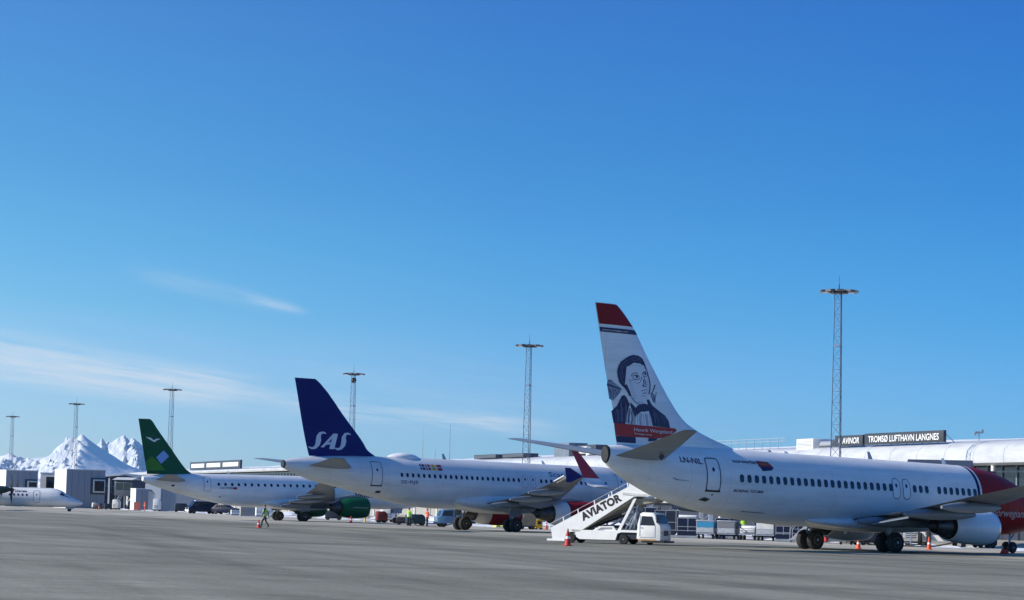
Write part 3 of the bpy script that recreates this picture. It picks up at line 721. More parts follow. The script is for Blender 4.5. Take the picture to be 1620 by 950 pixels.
# ------------------------------------------------------------------ jet 1 (nearest, portrait tail)
def jet737():
    st=[(3.3,2.70,2.80,.10),(3.45,2.42,3.05,.75),(3.8,2.10,3.30,1.38),(4.3,1.83,3.55,1.98),(5.0,1.60,3.85,2.55),(5.7,1.44,4.15,3.0),(6.4,1.35,4.42,3.3),(7.3,1.28,4.76,3.5),(8.3,1.26,5.0,3.66),(9.4,1.26,5.16,3.74),(10.8,1.26,5.27,3.76),(25,1.26,5.27,3.76),(27.7,1.40,5.27,3.66),(30,1.62,5.27,3.38),(32.4,1.98,5.26,2.86),(34.2,2.38,5.22,2.35),(35.5,2.83,5.18,1.9),(36.9,3.42,5.10,1.25),(37.6,3.80,5.04,.86),(38.0,4.12,4.98,.60)]
    j=Jet('nearest white jet with a bearded-free man\'s portrait on its tail and a dark red nose',(19.6,144.04),.6617,.01787,19.6,st)
    j.root['label']="nearest white jet with a man's portrait on its tail and a dark red nose"
    m=nose_paint(); skin_detail(m); j.fuselage(m,3.32)
    b=MB(); zc=4.55
    b.lathe([(-.10,.33),(.0,.32),(.05,.29),(.06,.02)],(38.0,0,4.55),'x',24,0,1.42); b.build('exhaust_outlet',black,j.root,j.T)
    j.belly(12.4,24.6,1.09,1.95,3.2,paint)
    # fin
    LE=[(28.4,5.0),(28.63,5.26),(30.28,5.69),(31.45,6.07),(32.37,6.45),(33.54,7.62),(34.94,9.45),(37.30,12.45)]
    LE=[(28.4,5.02),(28.9,5.30),(30.28,5.69),(31.45,6.07),(32.45,6.55),(33.54,7.62),(34.94,9.45),(37.20,12.3),(37.5,12.48)]
    TE=[(37.3,5.0),(37.25,5.25),(38.09,8.82),(38.93,12.48)]
    j.fin(LE,TE,.10,paint,[5.02,5.12,5.22,5.3,5.4,5.55,5.7,5.85,6.0,6.2,6.45,6.7,7.0,7.4,7.8,8.4,9,9.6,10.2,10.8,11.4,12.0,12.3,12.42,12.48])
    F=j.fdecal
    def strip(z0,z1,zz0=None,zz1=None):
        # full-chord strip at TE heights z0..z1 and LE heights zz0..zz1
        zz0=z0 if zz0 is None else zz0; zz1=z1 if zz1 is None else zz1
        n=8; lo=[];hi=[]
        for k in range(n+1):
            q=k/n; zl=z0+(zz0-z0)*q; zh=z1+(zz1-z1)*q
            xl=j.fte(zl)-.04-(j.fte(zl)-j.fle(zl)-.06)*q; xh=j.fte(zh)-.04-(j.fte(zh)-j.fle(zh)-.06)*q
            lo.append((xl,zl)); hi.append((xh,zh))
        return [[lo[k],lo[k+1],hi[k+1],hi[k]] for k in range(n)]
    F('tip_band',red,strip(11.37,12.45)); F('dark_band',navy,strip(10.96,11.2))
    # small web address in the dark band
    vs,fs,w=text_mesh('www.norwegian.com',1,0,0); k=1.7/w
    b=MB(); b.add([(38.45-a*k,j.fin_y(38.45-a*k,11.03+c*.14,.035),11.03+c*.14) for a,c in vs],fs); b.build('lettering',mat('decal_white',(.78,.79,.8),.5),j.finob,j.T,fix=False)
    # portrait, from sketch coordinates to the fin plane
    A=np.array([[360,70,1],[190,712,1],[690,720,1]],float)
    cx=np.linalg.solve(A,[36.38,37.50,33.81]); cz=np.linalg.solve(A,[9.88,6.22,6.37])
    def S(p): return (cx[0]*p[0]+cx[1]*p[1]+cx[2],cz[0]*p[0]+cz[1]*p[1]+cz[2])
    def D(name,mt,polys,eps): return F(name,mt,[[S(p) for p in q] for q in polys],eps,.25)
    def stroke(pts,w0,w1=None):
        w1=w0 if w1 is None else w1; out=[]; n=len(pts)
        L_=[];R_=[]
        for i,p in enumerate(pts):
            a=Vector(pts[max(i-1,0)]);c=Vector(pts[min(i+1,n-1)]); d=(c-a).normalized(); nn=Vector((-d.y,d.x)); q=i/(n-1); w=(w0+(w1-w0)*q)/2
            L_.append(tuple(Vector(p)+nn*w)); R_.append(tuple(Vector(p)-nn*w))
        return [[L_[i],L_[i+1],R_[i+1],R_[i]] for i in range(n-1)]
    def ell(cx_,cy_,rx,ry,n=14,a0=0,a1=360): return [(cx_+rx*math.cos(R(a0+(a1-a0)*i/n)),cy_+ry*math.sin(R(a0+(a1-a0)*i/n))) for i in range(n)]
    port=D('portrait',mat('portrait_skin_tone',(.70,.73,.78),.5),[[(300,150),(400,130),(470,160),(500,230),(516,300),(515,400),(500,450),(480,500),(455,535),(420,548),(385,535),(350,490),(325,420),(300,340),(290,250)]],.014)
    D('portrait_hair',navy,[[(222,270),(219,225),(228,180),(250,138),(300,98),(330,170),(300,185),(296,240),(290,300),(285,352),(262,362),(238,330)],
        [(300,98),(330,80),(362,70),(412,76),(450,102),(425,150),(400,147),(365,143),(330,170)],
        [(450,102),(470,140),(484,190),(497,225),(478,205),(462,168),(425,150)],
        [(262,362),(285,352),(303,350),(318,385),(330,410),(346,466),(326,458),(308,420),(285,385)]],.02)
    D('portrait_hair_shine',navyl,stroke([(245,190),(270,150),(310,118)],5,9)+stroke([(330,108),(380,92),(430,112)],4,10)+stroke([(240,250),(255,300),(280,350)],9,3)+stroke([(262,180),(262,240),(270,290)],4,7)+stroke([(350,122),(400,118),(436,134)],6,3),.026)
    D('portrait_face',navy,stroke([(343,272),(352,252),(380,238),(404,246)],8,6)+stroke([(446,246),(462,226),(488,224)],7,5)
        +stroke(ell(388,283,32,21,16),5,5)+[ell(394,276,11,12)]+stroke([(360,270),(385,258),(412,268)],8,5)+stroke(ell(470,254,22,20,14),4,4)+[ell(474,250,8,9)]+stroke([(452,244),(470,238),(486,244)],6,4)
        +stroke([(458,262),(466,300),(478,345),(474,366),(452,368)],5,8)+stroke([(440,350),(448,366),(462,372)],4,4)
        +stroke([(430,410),(458,402),(484,393)],6,4)+stroke([(445,432),(465,430),(480,420)],8,3)
        +stroke([(494,222),(500,262),(510,300),(516,350),(512,400),(503,438)],9,11)+stroke([(320,300),(340,312),(357,312)],4,3),.02)
    D('portrait_shading',navyl,stroke([(455,300),(460,340),(450,362)],10,12)+stroke([(345,470),(370,505),(400,530),(430,540)],7,9)+stroke([(420,330),(435,300),(440,275)],3,9)+stroke([(370,330),(400,338),(420,330)],3,4)+stroke([(440,450),(458,462),(470,450)],5,3),.018)
    for q_ in ([(132,350),(138,320),(160,306),(182,322),(225,362),(262,392),(244,430),(215,470),(190,500),(152,488),(143,420)],[(518,450),(527,415),(552,440),(566,480),(566,522),(548,520),(532,490)]): D('portrait_backdrop',mat('portrait_pale_ink',(.25,.28,.37),.5),[q_],.012)
    D('portrait_ink',navym,stroke([(132,352),(165,362),(205,378),(250,392)],22,10)+stroke([(138,330),(150,312),(180,318)],9,6)+stroke([(528,445),(548,400),(568,348)],6,11)+stroke([(552,500),(566,460),(578,415)],9,4)+stroke([(200,400),(215,430),(208,460)],8,3)+stroke([(160,400),(170,450),(165,480)],9,4)+stroke([(185,395),(190,440),(182,485)],6,3)+stroke([(225,385),(232,420),(224,450)],5,3)+stroke([(148,375),(150,420),(150,460)],5,3)+stroke([(540,505),(548,470),(556,440)],5,3),.017)
    D('portrait_collar',mat('portrait_shirt',(.74,.76,.80),.5),[[(340,500),(372,520),(400,548),(455,535),(482,498),(492,540),(505,610),(530,740),(372,735),(378,640),(350,560)]],.016)
    D('portrait_coat',navy,[[(170,602),(218,555),(262,455),(285,452),(320,565),(290,730),(190,715)],[(285,452),(300,470),(322,520),(330,540),(320,565)],
        [(330,520),(352,535),(385,572),(388,640),(380,660),(345,580)],
        [(482,492),(500,486),(532,545),(600,600),(560,742),(535,738),(520,660),(500,600)],[(600,600),(652,640),(684,690),(694,757),(560,742)],
        [(398,548),(430,534),(458,528),(482,534),(503,556),(512,596),(484,600),(456,606),(432,604),(410,622),(392,640),(386,615),(398,590),(384,568)]],.021)
    D('portrait_coat_folds',navyl,stroke([(250,520),(262,600),(258,700)],9,14)+stroke([(292,520),(300,600),(296,700)],6,12)+stroke([(215,585),(232,640),(228,700)],10,6)+stroke([(330,575),(322,650),(320,715)],12,16)+stroke([(345,600),(352,670),(345,725)],8,10)+stroke([(560,620),(580,670),(590,735)],8,5)+stroke([(620,650),(640,690),(650,740)],7,4)+stroke([(535,590),(552,650),(556,710)],4,7)+stroke([(430,620),(420,670),(425,730)],3,5)+stroke([(470,620),(480,670),(485,735)],3,6),.027)
    pi_=mat('portrait_pale_ink',(.25,.28,.37),.5)
    rn=random.Random(11)
    H=[]
    for q in range(9):      # cheek and temple hatching
        H+=stroke([(318+q*5,318+q*20),(336+q*5,324+q*20),(352+q*6,326+q*19)],3.2,1.6)
    for q in range(7): H+=stroke([(482-q*2,300+q*22),(496-q*2,306+q*22),(508-q*2,304+q*22)],3,2)
    for q in range(6): H+=stroke([(398+q*9,505+q*3),(410+q*9,520+q*2)],2.6,1.6)
    for q in range(5): H+=stroke([(352+q*4,300+q*3),(364+q*5,296),(372+q*5,302)],2.4,1.6)
    for q in range(6): H+=stroke([(330+q*22,166-abs(q-2)*2),(336+q*22,178)],2.6,1.5)
    D('portrait_hatching',pi_,H,.030)
    H=[]
    for q in range(10): H+=stroke([(236+q*3,330-q*12),(228+q*5,260-q*8),(244+q*11,190-q*8)],2.2,3.2)
    for q in range(8): H+=stroke([(320+q*14,92+(q-3)**2*1.2),(342+q*14,106+(q-3)**2*1.2),(350+q*14,132)],3.4,1.8)
    D('portrait_hair_strands',mat('portrait_mid_ink',(.06,.07,.16),.5),H,.031)
    H=[]
    for q in range(9): H+=stroke([(205+q*12,600-q*6),(212+q*11,650),(210+q*11,708)],2.4+rn.random()*3,2)
    for q in range(9): H+=stroke([(545+q*13,572+q*9),(556+q*13,640+q*6),(562+q*12,735)],2.2+rn.random()*2.6,2)
    for q in range(5): H+=stroke([(412+q*16,565),(408+q*17,590)],3,2)
    for q in range(4): H+=stroke([(245+q*10,530-q*14),(262+q*9,500-q*10)],4,2)
    D('portrait_coat_hatching',navyl,H,.031)
    H=[]
    for q in range(7): H+=stroke([(400+q*17,625),(396+q*19,680),(398+q*20,735)],2.4,1.6)
    for q in range(4): H+=stroke([(350+q*8,560+q*12),(352+q*8,640),(350+q*9,730)],2.6,2)
    D('portrait_shirt_folds',navyl,H,.028)
    D('name_band',redf,[[(192,712),(470,738),(470,850),(205,832)],[(470,738),(742,762),(757,776),(752,790),(660,850),(590,856),(470,850)]],.032)
    def ftext(body,px0,py0,px1,py1,h,bold=.01):
        vs,fs,w=text_mesh(body,1,0,bold); b=MB(); V=[]
        for a,c in vs:
            q=a/w; px=px0+(px1-px0)*q; py=py0+(py1-py0)*q-c*h/.7; x,z=S((px,py)); V.append((x,j.fin_y(x,z,.042),z))
        b.add(V,fs); b.build('lettering',MATS['decal_white'],j.finob,j.T,fix=False)
    ftext('Henrik Wergeland',368,788,712,814,32,.0); ftext('Norwegian writer',372,817,530,831,13)
    D('portrait_lower',navy,[[(207,834),(385,845),(388,902),(217,893)],[(500,852),(590,858),(560,880),(500,886)]],.02)
    # stabilisers
    for sd in (1,-1):
        zt=5.68 if sd>0 else 5.36; zm=(zt+4.48)/2
        o=j.surf('tailplane',greyw,[((34.5,.7,4.45),(37.7,.5,4.50),.34,(0,-.1,1)),((36.2,3.9,zm),(38.3,3.9,zm+.02),.25,(0,-.1,1)),((37.9,7.0,zt),(38.95,7.1,zt),.12,(0,-.1,1)),((38.2,7.18,zt+.02),(38.92,7.2,zt+.02),.05,(0,-.1,1))],sd=sd)
        b=MB(); b.bar((35.9,sd*2.2,4.62),(36.1,sd*2.2,4.40),.05,.25); b.build('static_hinge',darkm,o,j.T)
    # doors, windows
    j.door(31.65,2.95,4.62,.80,panel=paint,window=True,sill=True,lw=.065)
    wx=[29.77-i*.508 for i in range(23)]; 
    wx+=[15.79-k*.508 for k in range(2)]+[14.77-k*.508 for k in range(8)]
    wx=[29.77-i*.517 for i in range(23)]+[16.45,15.95,15.45]+[14.4-k*.508 for k in range(7)]
    j.windows(wx,3.66,.29,.44,.13)
    for x in (17.95,17.12): j.door(x,3.06,4.16,.54,line,.04,.22,paint,True)
    j.door(7.9,2.72,4.4,.80,line,.03,.12,mat('nose_door_red',(.30,.008,.008),.42,spec=.15),True)
    j.text('LN-NIL',33.72,4.36,1.42,navy,bold=.02,height=.30,slope=.04)
    j.text('norwegian',30.15,4.50,1.75,navy,bold=.02,height=.2)
    rb=j.sdecal('reward_badge',redf,[[(28.4,4.36),(28.4,4.68),(27.55,4.64),(27.35,4.38)]]); j.sdecal('badge_shadow',navy,[[(28.35,4.39),(27.3,4.37),(27.5,4.2),(28.2,4.12)]])
    j.text('reward',28.35,4.46,.8,brown,height=.16,eps=.02)
    j.text('BOEING 737-800',30.3,2.92,2.05,navy,bold=.02,height=.14,shear=.2)
    j.text('norwegian.com',9.7,2.36,4.2,mat('faded_white_decal',(.50,.42,.42),.5),bold=.005,height=.46)
    j.sdecal('vent_outlet',darkm,[[(32.3,2.40),(31.8,2.32),(31.6,2.46),(32.0,2.56)]]); j.sdecal('vent_outlet',darkm,[rrect(31.6,2.70,.1,.08,.03)])
    j.sdecal('panel_mark',linel,[[(29.2,1.92),(27.6,1.88),(27.6,1.84),(29.2,1.87)],[(34.2,3.5),(33.9,3.42),(33.2,3.38),(33.2,3.36),(34.0,3.38),(34.3,3.48)]])
    # wings
    for sd in (1,-1):
        dz=lambda y:1.95+(y-1.8)*.105+ .0018*(y-1.8)**2*.55-(0 if sd>0 else .5*(y/17)**1.2)
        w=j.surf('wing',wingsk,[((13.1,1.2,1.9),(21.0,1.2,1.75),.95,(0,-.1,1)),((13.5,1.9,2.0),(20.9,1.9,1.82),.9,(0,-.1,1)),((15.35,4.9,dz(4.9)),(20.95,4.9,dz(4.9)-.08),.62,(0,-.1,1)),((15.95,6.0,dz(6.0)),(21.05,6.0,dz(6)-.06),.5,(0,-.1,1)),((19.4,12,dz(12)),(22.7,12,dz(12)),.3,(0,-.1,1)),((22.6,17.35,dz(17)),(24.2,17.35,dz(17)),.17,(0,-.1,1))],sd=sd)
        zt=dz(17)
        wl=j.surf('winglet',[mat('winglet_red',(.36,.012,.018),.35)],[((23.15,18.1,zt+.55),(24.45,18.1,zt+.55),.1,(0,1,-.1)),((24.75,18.45,zt+2.25),(25.2,18.45,zt+2.25),.05,(0,1,-.1))],w,sd)
        j.surf('winglet_root',paint,[((22.6,17.35,zt),(24.2,17.35,zt),.17,(0,-.1,1)),((22.75,17.8,zt+.12),(24.4,17.8,zt+.12),.14,(0,-.6,1)),((23.15,18.1,zt+.55),(24.45,18.1,zt+.55),.1,(0,1,-.1))],w,sd)
        for y,x0,x1,wd in ((3.3,16.8,22.6,.75),(7.4,17.6,23.2,.65),(10.6,19.2,23.8,.52)):
            j.canoe(w,y,x0,x1,dz(y)-.36,dz(y)-.48,wd,.62,sd)
        b=MB(); b.add([(20.3,sd*2.0,1.62),(21.6,sd*2.0,1.35),(21.7,sd*6.3,1.95),(20.5,sd*6.3,2.2),(20.3,sd*2.0,1.54),(21.6,sd*2.0,1.29),(21.7,sd*6.3,1.89),(20.5,sd*6.3,2.1)],[(0,1,2,3),(7,6,5,4),(0,4,5,1),(1,5,6,2),(2,6,7,3),(3,7,4,0)]); b.build('flap',greyw,w,j.T)
        e=j.engine(4.83,1.56,13.5,17.0,1.05,18.1,sd,paint,squash=.90,plug=.7)
        j.pylon(4.83,sd,[(13.6,2.35,2.62,.05),(15,2.2,2.72,.22),(17,1.9,2.5,.2),(18.6,2.0,2.2,.06)],e)
        j.main_gear(19.8,3.12,.565,.40,.86,2.0,sd)
    j.nose_gear(6.2,.34,.2,.5,1.7)
    j.antenna(24.8,.1); j.antenna(18.2,.42,mt=galv); j.antenna(12,.35); j.antenna(20,.3,False)
    b=MB(); b.lathe([(0,.16),(.08,.12),(.12,.01)],(26.2,0,5.27),'z',12); b.build('beacon',galv,j.root,j.T)
    # cockpit windows
    for p in ([(6.3,3.8),(5.5,3.55),(5.55,3.92),(6.2,4.2)],[(5.4,3.5),(4.8,3.35),(5.0,3.62),(5.4,3.85)]):
        for sd in (1,-1): j.sdecal('cockpit_window',glass,[p],sd=sd)
    return j
jet737()

# ------------------------------------------------------------------ jet 2 (dark blue tail)
def jet320():
    st=[(0,2.9,3.0,.1),(.15,2.62,3.28,.75),(.5,2.34,3.62,1.4),(1.1,2.10,4.05,2.15),(2,1.90,4.65,2.95),(3,1.80,5.2,3.45),(4.2,1.74,5.62,3.78),(5.8,1.72,5.86,3.95),(23,1.72,5.86,3.95),(25.5,1.86,5.86,3.86),(27.8,2.22,5.84,3.60),(30.2,2.66,5.80,3.15),(32.6,3.17,5.72,2.5),(34.5,3.52,5.60,1.95),(36.2,4.0,5.42,1.3),(37.2,4.36,5.26,.8),(37.57,4.52,5.16,.6)]
    j=Jet('white jet with a dark blue tail fin carrying three silver letters',(-1.65,214.2),.6058,.0105,17.71,st)
    j.fuselage(silver)
    b=MB(); b.lathe([(-.1,.32),(.05,.31),(.12,.27),(.13,.01)],(37.55,0,4.84),'x',20,0,1.05); b.build('exhaust_outlet',darkm,j.root,j.T)
    j.belly(10.6,22.4,1.45,3.3,4.25,silver)
    j.fin([(28.6,5.6),(29.1,5.9),(29.75,6.3),(30.12,6.82),(32.01,8.89),(34.4,11.5),(34.85,11.82)],[(35.2,5.5),(35.28,5.7),(36.79,11.82)],.095,sasblue,[5.6,5.75,5.9,6.05,6.2,6.4,6.6,6.82,7.2,7.8,8.5,9.2,10,10.8,11.5,11.7,11.82])
    # SAS letters, leaning with the fin
    lw=mat('silver_letter',(.62,.66,.74),.5)
    def stk(pts,ws):
        L_=[];R_=[];n=len(pts)
        for i,p in enumerate(pts):
            a=Vector(pts[max(i-1,0)]);c=Vector(pts[min(i+1,n-1)]); d=(c-a).normalized(); nn=Vector((-d.y,d.x)); w=ws[i]/2
            L_.append(tuple(Vector(p)+nn*w)); R_.append(tuple(Vector(p)-nn*w))
        return [[L_[i],L_[i+1],R_[i+1],R_[i]] for i in range(n-1)]
    # glyph space traced on the fin: px of a 916 wide enlargement (x right, y down)
    A=np.array([[375,430,1],[590,365,1],[375,475,1]],float)
    # (375,430)->(490.5,706.7)px ; use known fin-plane readings
    sx=np.linalg.solve(np.array([[374.,434.,1],[597.,356.,1],[377.,444.,1]]),[36.29,32.45,36.23]); sz=np.linalg.solve(np.array([[374.,434.,1],[597.,356.,1],[300.,60.,1]]),[6.22,7.56,11.8])
    def G(p):
        # px -> m : 3.393 px/px zoom ; fin foreshortening folded into the affine map
        u=380+p[0]/3.393; v=580+p[1]/3.393
        x=35.35-(u-490)*.0590-(0) ; z=6.22+(708-v)*.0513+(u-490)*.0029
        return (x+(708-v)*.0005,z)
    Sg=lambda ox:stk([(462+ox,358),(448+ox,352),(432+ox,356),(424+ox,372),(424+ox,392),(420+ox,415),(408+ox,432),(392+ox,436),(374+ox,428)],[5,10,15,22,27,24,16,11,4])
    polys=[]
    for q in Sg(0): polys.append(q)
    for q in Sg(132): polys.append([(a,b_+6) for a,b_ in q])
    polys+= [[(500,358),(524,360),(506,442),(480,440)],[(500,358),(508,366),(452,432),(436,430)],[(462,408),(490,404),(490,416),(458,418)]]
    j.fdecal('lettering',lw,[[G(p) for p in q] for q in polys],.02,.3)
    for sd in (1,-1):
        j.surf('tailplane',greyw,[((31.6,.8,4.75),(35.6,.6,4.8),.38,(0,-.1,1)),((34.0,4.0,5.1),(36.3,4.0,5.12),.25,(0,-.1,1)),((35.55,6.1,5.33),(36.9,6.2,5.34),.12,(0,-.1,1)),((35.9,6.22,5.35),(36.85,6.24,5.35),.05,(0,-.1,1))],sd=sd)
    j.door(29.7,3.45,5.32,.86,panel=silver,lw=.05,sill=True,r=.1); j.door(4.9,3.42,5.25,.82,panel=silver,lw=.04)
    j.windows([27.46-i*.527 for i in range(23)],4.36,.24,.34,.11)
    j.windows([13.55-i*.527 for i in range(14)],4.36,.24,.34,.11)
    for x in (15.22,14.40): j.door(x,3.75,4.80,.5,linel,.03,.2,silver)
    j.text('SE-RJE',27.55,3.68,1.65,navyl,bold=.01,height=.26)
    j.text('Scandinavian',12.6,4.78,4.7,navym,height=.42,shear=.15)
    fl=[((25.6,navy),(25.25,white)),]
    for k,(c1,c2) in enumerate(((navy,white),(redf,white),(yell,navy),(redf,navy))):
        x=25.55-k*.56
        for r_ in (0,1):
            f=j.sdecal('flag',c1,[[(x,4.86+r_*.27),(x-.45,4.86+r_*.27),(x-.45,5.06+r_*.27),(x,5.06+r_*.27)]]); j.sdecal('flag_cross',c2,[[(x-.14,4.86+r_*.27),(x-.2,4.86+r_*.27),(x-.2,5.06+r_*.27),(x-.14,5.06+r_*.27)]],f,eps=.02)
    j.sdecal('vent_outlet',darkm,[rrect(29.3,2.9,.42,.2,.05)])
    # satellite dome
    b=MB(); rs=[]
    for t in np.linspace(0,1,13):
        q=math.sin(math.pi*t)**.7 if 0<t<1 else .02; x=24.6+3.3*t
        rs.append([(x,.75*q*math.cos(2*math.pi*i/20),5.8+.42*q*math.sin(2*math.pi*i/20)) for i in range(20)])
    b.rings(rs); b.build('radio_dome',white,j.root,j.T)
    j.antenna(22.2,.45,mt=galv); j.antenna(29.5,.35,mt=MATS['deep_green_paint']); j.antenna(12,.3)
    for sd in (1,-1):
        dz=lambda y:2.45+(y-2)*.089+.0035*(y-2)**2
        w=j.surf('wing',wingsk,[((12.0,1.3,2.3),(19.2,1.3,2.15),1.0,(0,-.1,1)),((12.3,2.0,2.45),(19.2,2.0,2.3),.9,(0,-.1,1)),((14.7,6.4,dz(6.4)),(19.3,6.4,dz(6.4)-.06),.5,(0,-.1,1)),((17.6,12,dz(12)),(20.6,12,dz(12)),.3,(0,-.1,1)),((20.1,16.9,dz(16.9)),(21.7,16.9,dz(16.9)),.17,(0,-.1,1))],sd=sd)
        zt=dz(16.9)
        j.surf('wingtip_fence',sasblue,[((20.3,17.0,zt),(21.95,17.0,zt),.1,(0,1,0)),((21.6,17.1,zt+.62),(22.15,17.1,zt+.62),.04,(0,1,0))],w,sd); j.surf('wingtip_fence',sasblue,[((20.3,17.0,zt),(21.95,17.0,zt),.1,(0,1,0)),((21.5,17.05,zt-.5),(21.95,17.05,zt-.5),.04,(0,1,0))],w,sd)
        b=MB(); b.add([(20.75,sd*14.2,dz(14.2)+.02),(21.1,sd*14.2,dz(14.2)+.12),(21.85,sd*16.6,dz(16.6)+.12),(21.45,sd*16.6,dz(16.6)+.02),(20.75,sd*14.2,dz(14.2)-.05),(21.1,sd*14.2,dz(14.2)+.06),(21.85,sd*16.6,dz(16.6)+.06),(21.45,sd*16.6,dz(16.6)-.05)],[(0,1,2,3),(7,6,5,4),(0,4,5,1),(1,5,6,2),(2,6,7,3),(3,7,4,0)]); b.build('aileron_sunlit_strip',white,w,j.T)  # white paint stands in for the sunlit strip near the wing tip
        for y,x0,x1,wd in ((4.6,16.8,20.6,.6),(8.6,17.2,21.4,.5),(12.3,18.6,22.2,.45)):
            j.canoe(w,y,x0,x1,dz(y)-.38,dz(y)-.55,wd,.55,sd)
        e=j.engine(5.75,1.62,10.5,15.3,1.12,16.6,sd,red,silver,14.0,plug=.6,rr=.74)
        j.pylon(5.75,sd,[(12,2.6,2.85,.05),(13.5,2.4,2.95,.24),(16.5,2.0,2.7,.22),(18.4,2.3,2.5,.06)],e)
        j.main_gear(17.71,3.795,.585,.42,.93,2.5,sd,[(17.2,1.25),(18.3,1.25),(18.2,2.75),(16.9,2.75)])
    j.nose_gear(5.07,.38,.22,.5,1.9)
    for p in ([(3.1,4.3),(2.4,4.15),(2.35,4.5),(2.9,4.75)],[(2.3,4.12),(1.75,4.0),(1.95,4.35),(2.25,4.5)]):
        for sd in (1,-1): j.sdecal('cockpit_window',glass,[p],sd=sd)
    return j
jet320()

# ------------------------------------------------------------------ jet 3 (green tail)
def jet190():
    st=[(0,2.45,2.55,.1),(.15,2.2,2.78,.62),(.5,1.98,3.05,1.12),(1.1,1.78,3.4,1.72),(2,1.6,3.9,2.35),(3,1.5,4.4,2.72),(4.2,1.45,4.78,2.93),(5.6,1.44,4.96,3.01),(22,1.44,4.96,3.01),(24.5,1.58,4.96,2.95),(26.6,1.86,4.96,2.78),(28.6,2.25,4.95,2.5),(30.3,2.64,4.93,2.15),(32,3.05,4.86,1.7),(33.4,3.42,4.78,1.3),(34.6,3.8,4.66,.85),(35.2,4.05,4.56,.55)]
    j=Jet('white jet with a deep green tail fin and a green engine, behind the walking worker',(-24.17,279.0),.5706,-.0073,17.8,st)
    j.fuselage(paint)
    j.belly(11.2,21.6,1.15,2.7,3.2,paint)
    j.fin([(29.2,4.8),(29.7,5.1),(30.1,5.35),(30.5,5.75),(32.21,7.84),(33.9,9.9),(34.3,10.45),(34.6,10.66)],[(34.7,4.8),(34.78,5.15),(35.93,10.66)],.095,green,[4.8,5.0,5.1,5.2,5.35,5.55,5.8,6.2,6.8,7.6,8.4,9.2,10,10.3,10.5,10.66])
    # fin marks
    def FP(u,v):   # enlargement px -> fin
        uu=130+u/4.319; vv=640+v/4.319
        x=35.93-(uu-219)*.0785-(vv-663)*.0013; z=10.63-(vv-663)*.0665+(uu-219)*-.0008
        return (x,z)
    def D(n_,m_,polys,e): return j.fdecal(n_,m_,[[FP(*p) for p in q] for q in polys],e,.3)
    D('light_blue_mark',lblue,[[(545,310),(580,350),(530,404),(498,360)]],.024)
    D('bright_patch',greenb,[[(434,395),(470,350),(520,400),(560,450),(445,452)]],.018)
    D('bird_emblem',MATS['decal_white'],[[(430,222),(462,226),(482,243),(486,256),(470,248)],[(482,243),(500,230),(525,232),(505,240),(486,256)]],.03)
    for sd in (1,-1):
        j.surf('tailplane',greyw,[((30.4,.7,4.15),(33.9,.5,4.2),.36,(0,-.1,1)),((32.4,3.4,4.45),(34.6,3.4,4.47),.24,(0,-.1,1)),((34.0,5.9,4.75),(35.2,6.0,4.76),.1,(0,-.1,1))],sd=sd)
    j.door(28.15,3.13,4.62,.72,panel=paint,lm=linel,lw=.05,r=.1); j.door(4.6,2.75,4.4,.8,panel=paint,lm=linel)
    xs=[26.85-i*.79 for i in range(25)]; j.windows(xs,3.86,.29,.34,.13)
    j.text('LN-WEB',26.7,3.38,1.45,navy,bold=.01,height=.2); j.sdecal('flag',redf,[rrect(24.95,3.46,.5,.24,.04)])
    j.text('Widerøe',10.2,2.72,4.0,navy,bold=.03,height=.5,eps=.03)
    j.sdecal('vent_outlet',darkm,[rrect(32.0,3.62,.34,.2,.06)]); j.sdecal('vent_outlet',darkm,[rrect(26.6,2.5,.14,.14,.05)])
    j.antenna(25,.3); j.antenna(10,.3)
    for sd in (1,-1):
        dz=lambda y:1.95+(y-1.5)*.11+.003*(y-1.5)**2
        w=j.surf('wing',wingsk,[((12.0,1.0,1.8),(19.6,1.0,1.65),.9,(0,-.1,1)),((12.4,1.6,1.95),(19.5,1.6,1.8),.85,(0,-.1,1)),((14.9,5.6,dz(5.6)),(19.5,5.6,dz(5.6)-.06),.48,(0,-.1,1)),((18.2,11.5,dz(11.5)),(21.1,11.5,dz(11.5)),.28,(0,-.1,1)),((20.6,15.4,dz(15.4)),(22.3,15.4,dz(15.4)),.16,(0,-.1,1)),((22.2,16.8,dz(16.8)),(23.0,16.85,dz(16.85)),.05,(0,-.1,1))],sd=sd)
        for y,x0,x1,wd in ((3.4,16.6,20.4,.5),(7.0,17.2,21.2,.45),(10.5,18.7,22.2,.4)):
            j.canoe(w,y,x0,x1,dz(y)-.34,dz(y)-.5,wd,.5,sd)
        e=j.engine(4.9,1.60,10.6,14.0,1.16,15.0,sd,green,None,None,plug=.6,rr=.76,lip=green)
        if sd>0:
            vs,fs,w_=text_mesh('wideroe.no',1,0,0); b=MB(); V=[]
            for a,c in vs:
                x=12.9-a/w_*1.8; z=1.55+c*.22; V.append((x,4.9+math.sqrt(max(.01,1.165**2-(z-1.6)**2))+.015,z))
            b.add(V,fs); b.build('lettering',MATS['faded_white_decal'],e,j.T,fix=False)
        j.pylon(4.9,sd,[(11,2.7,2.9,.05),(12.5,2.5,2.95,.22),(15,2.0,2.6,.2),(17,2.2,2.4,.06)],e)
        j.main_gear(17.35,2.97,.52,.36,.76,2.1,sd,[(16.8,1.1),(18.0,1.1),(18.0,2.4),(16.6,2.4)])
    j.nose_gear(3.97,.31,.2,.44,1.6)
    for p in ([(2.9,3.6),(2.2,3.45),(2.15,3.75),(2.7,4.0)],[(2.1,3.42),(1.6,3.3),(1.8,3.6),(2.05,3.75)]):
        for sd in (1,-1): j.sdecal('cockpit_window',glass,[p],sd=sd)
    return j
jet190()

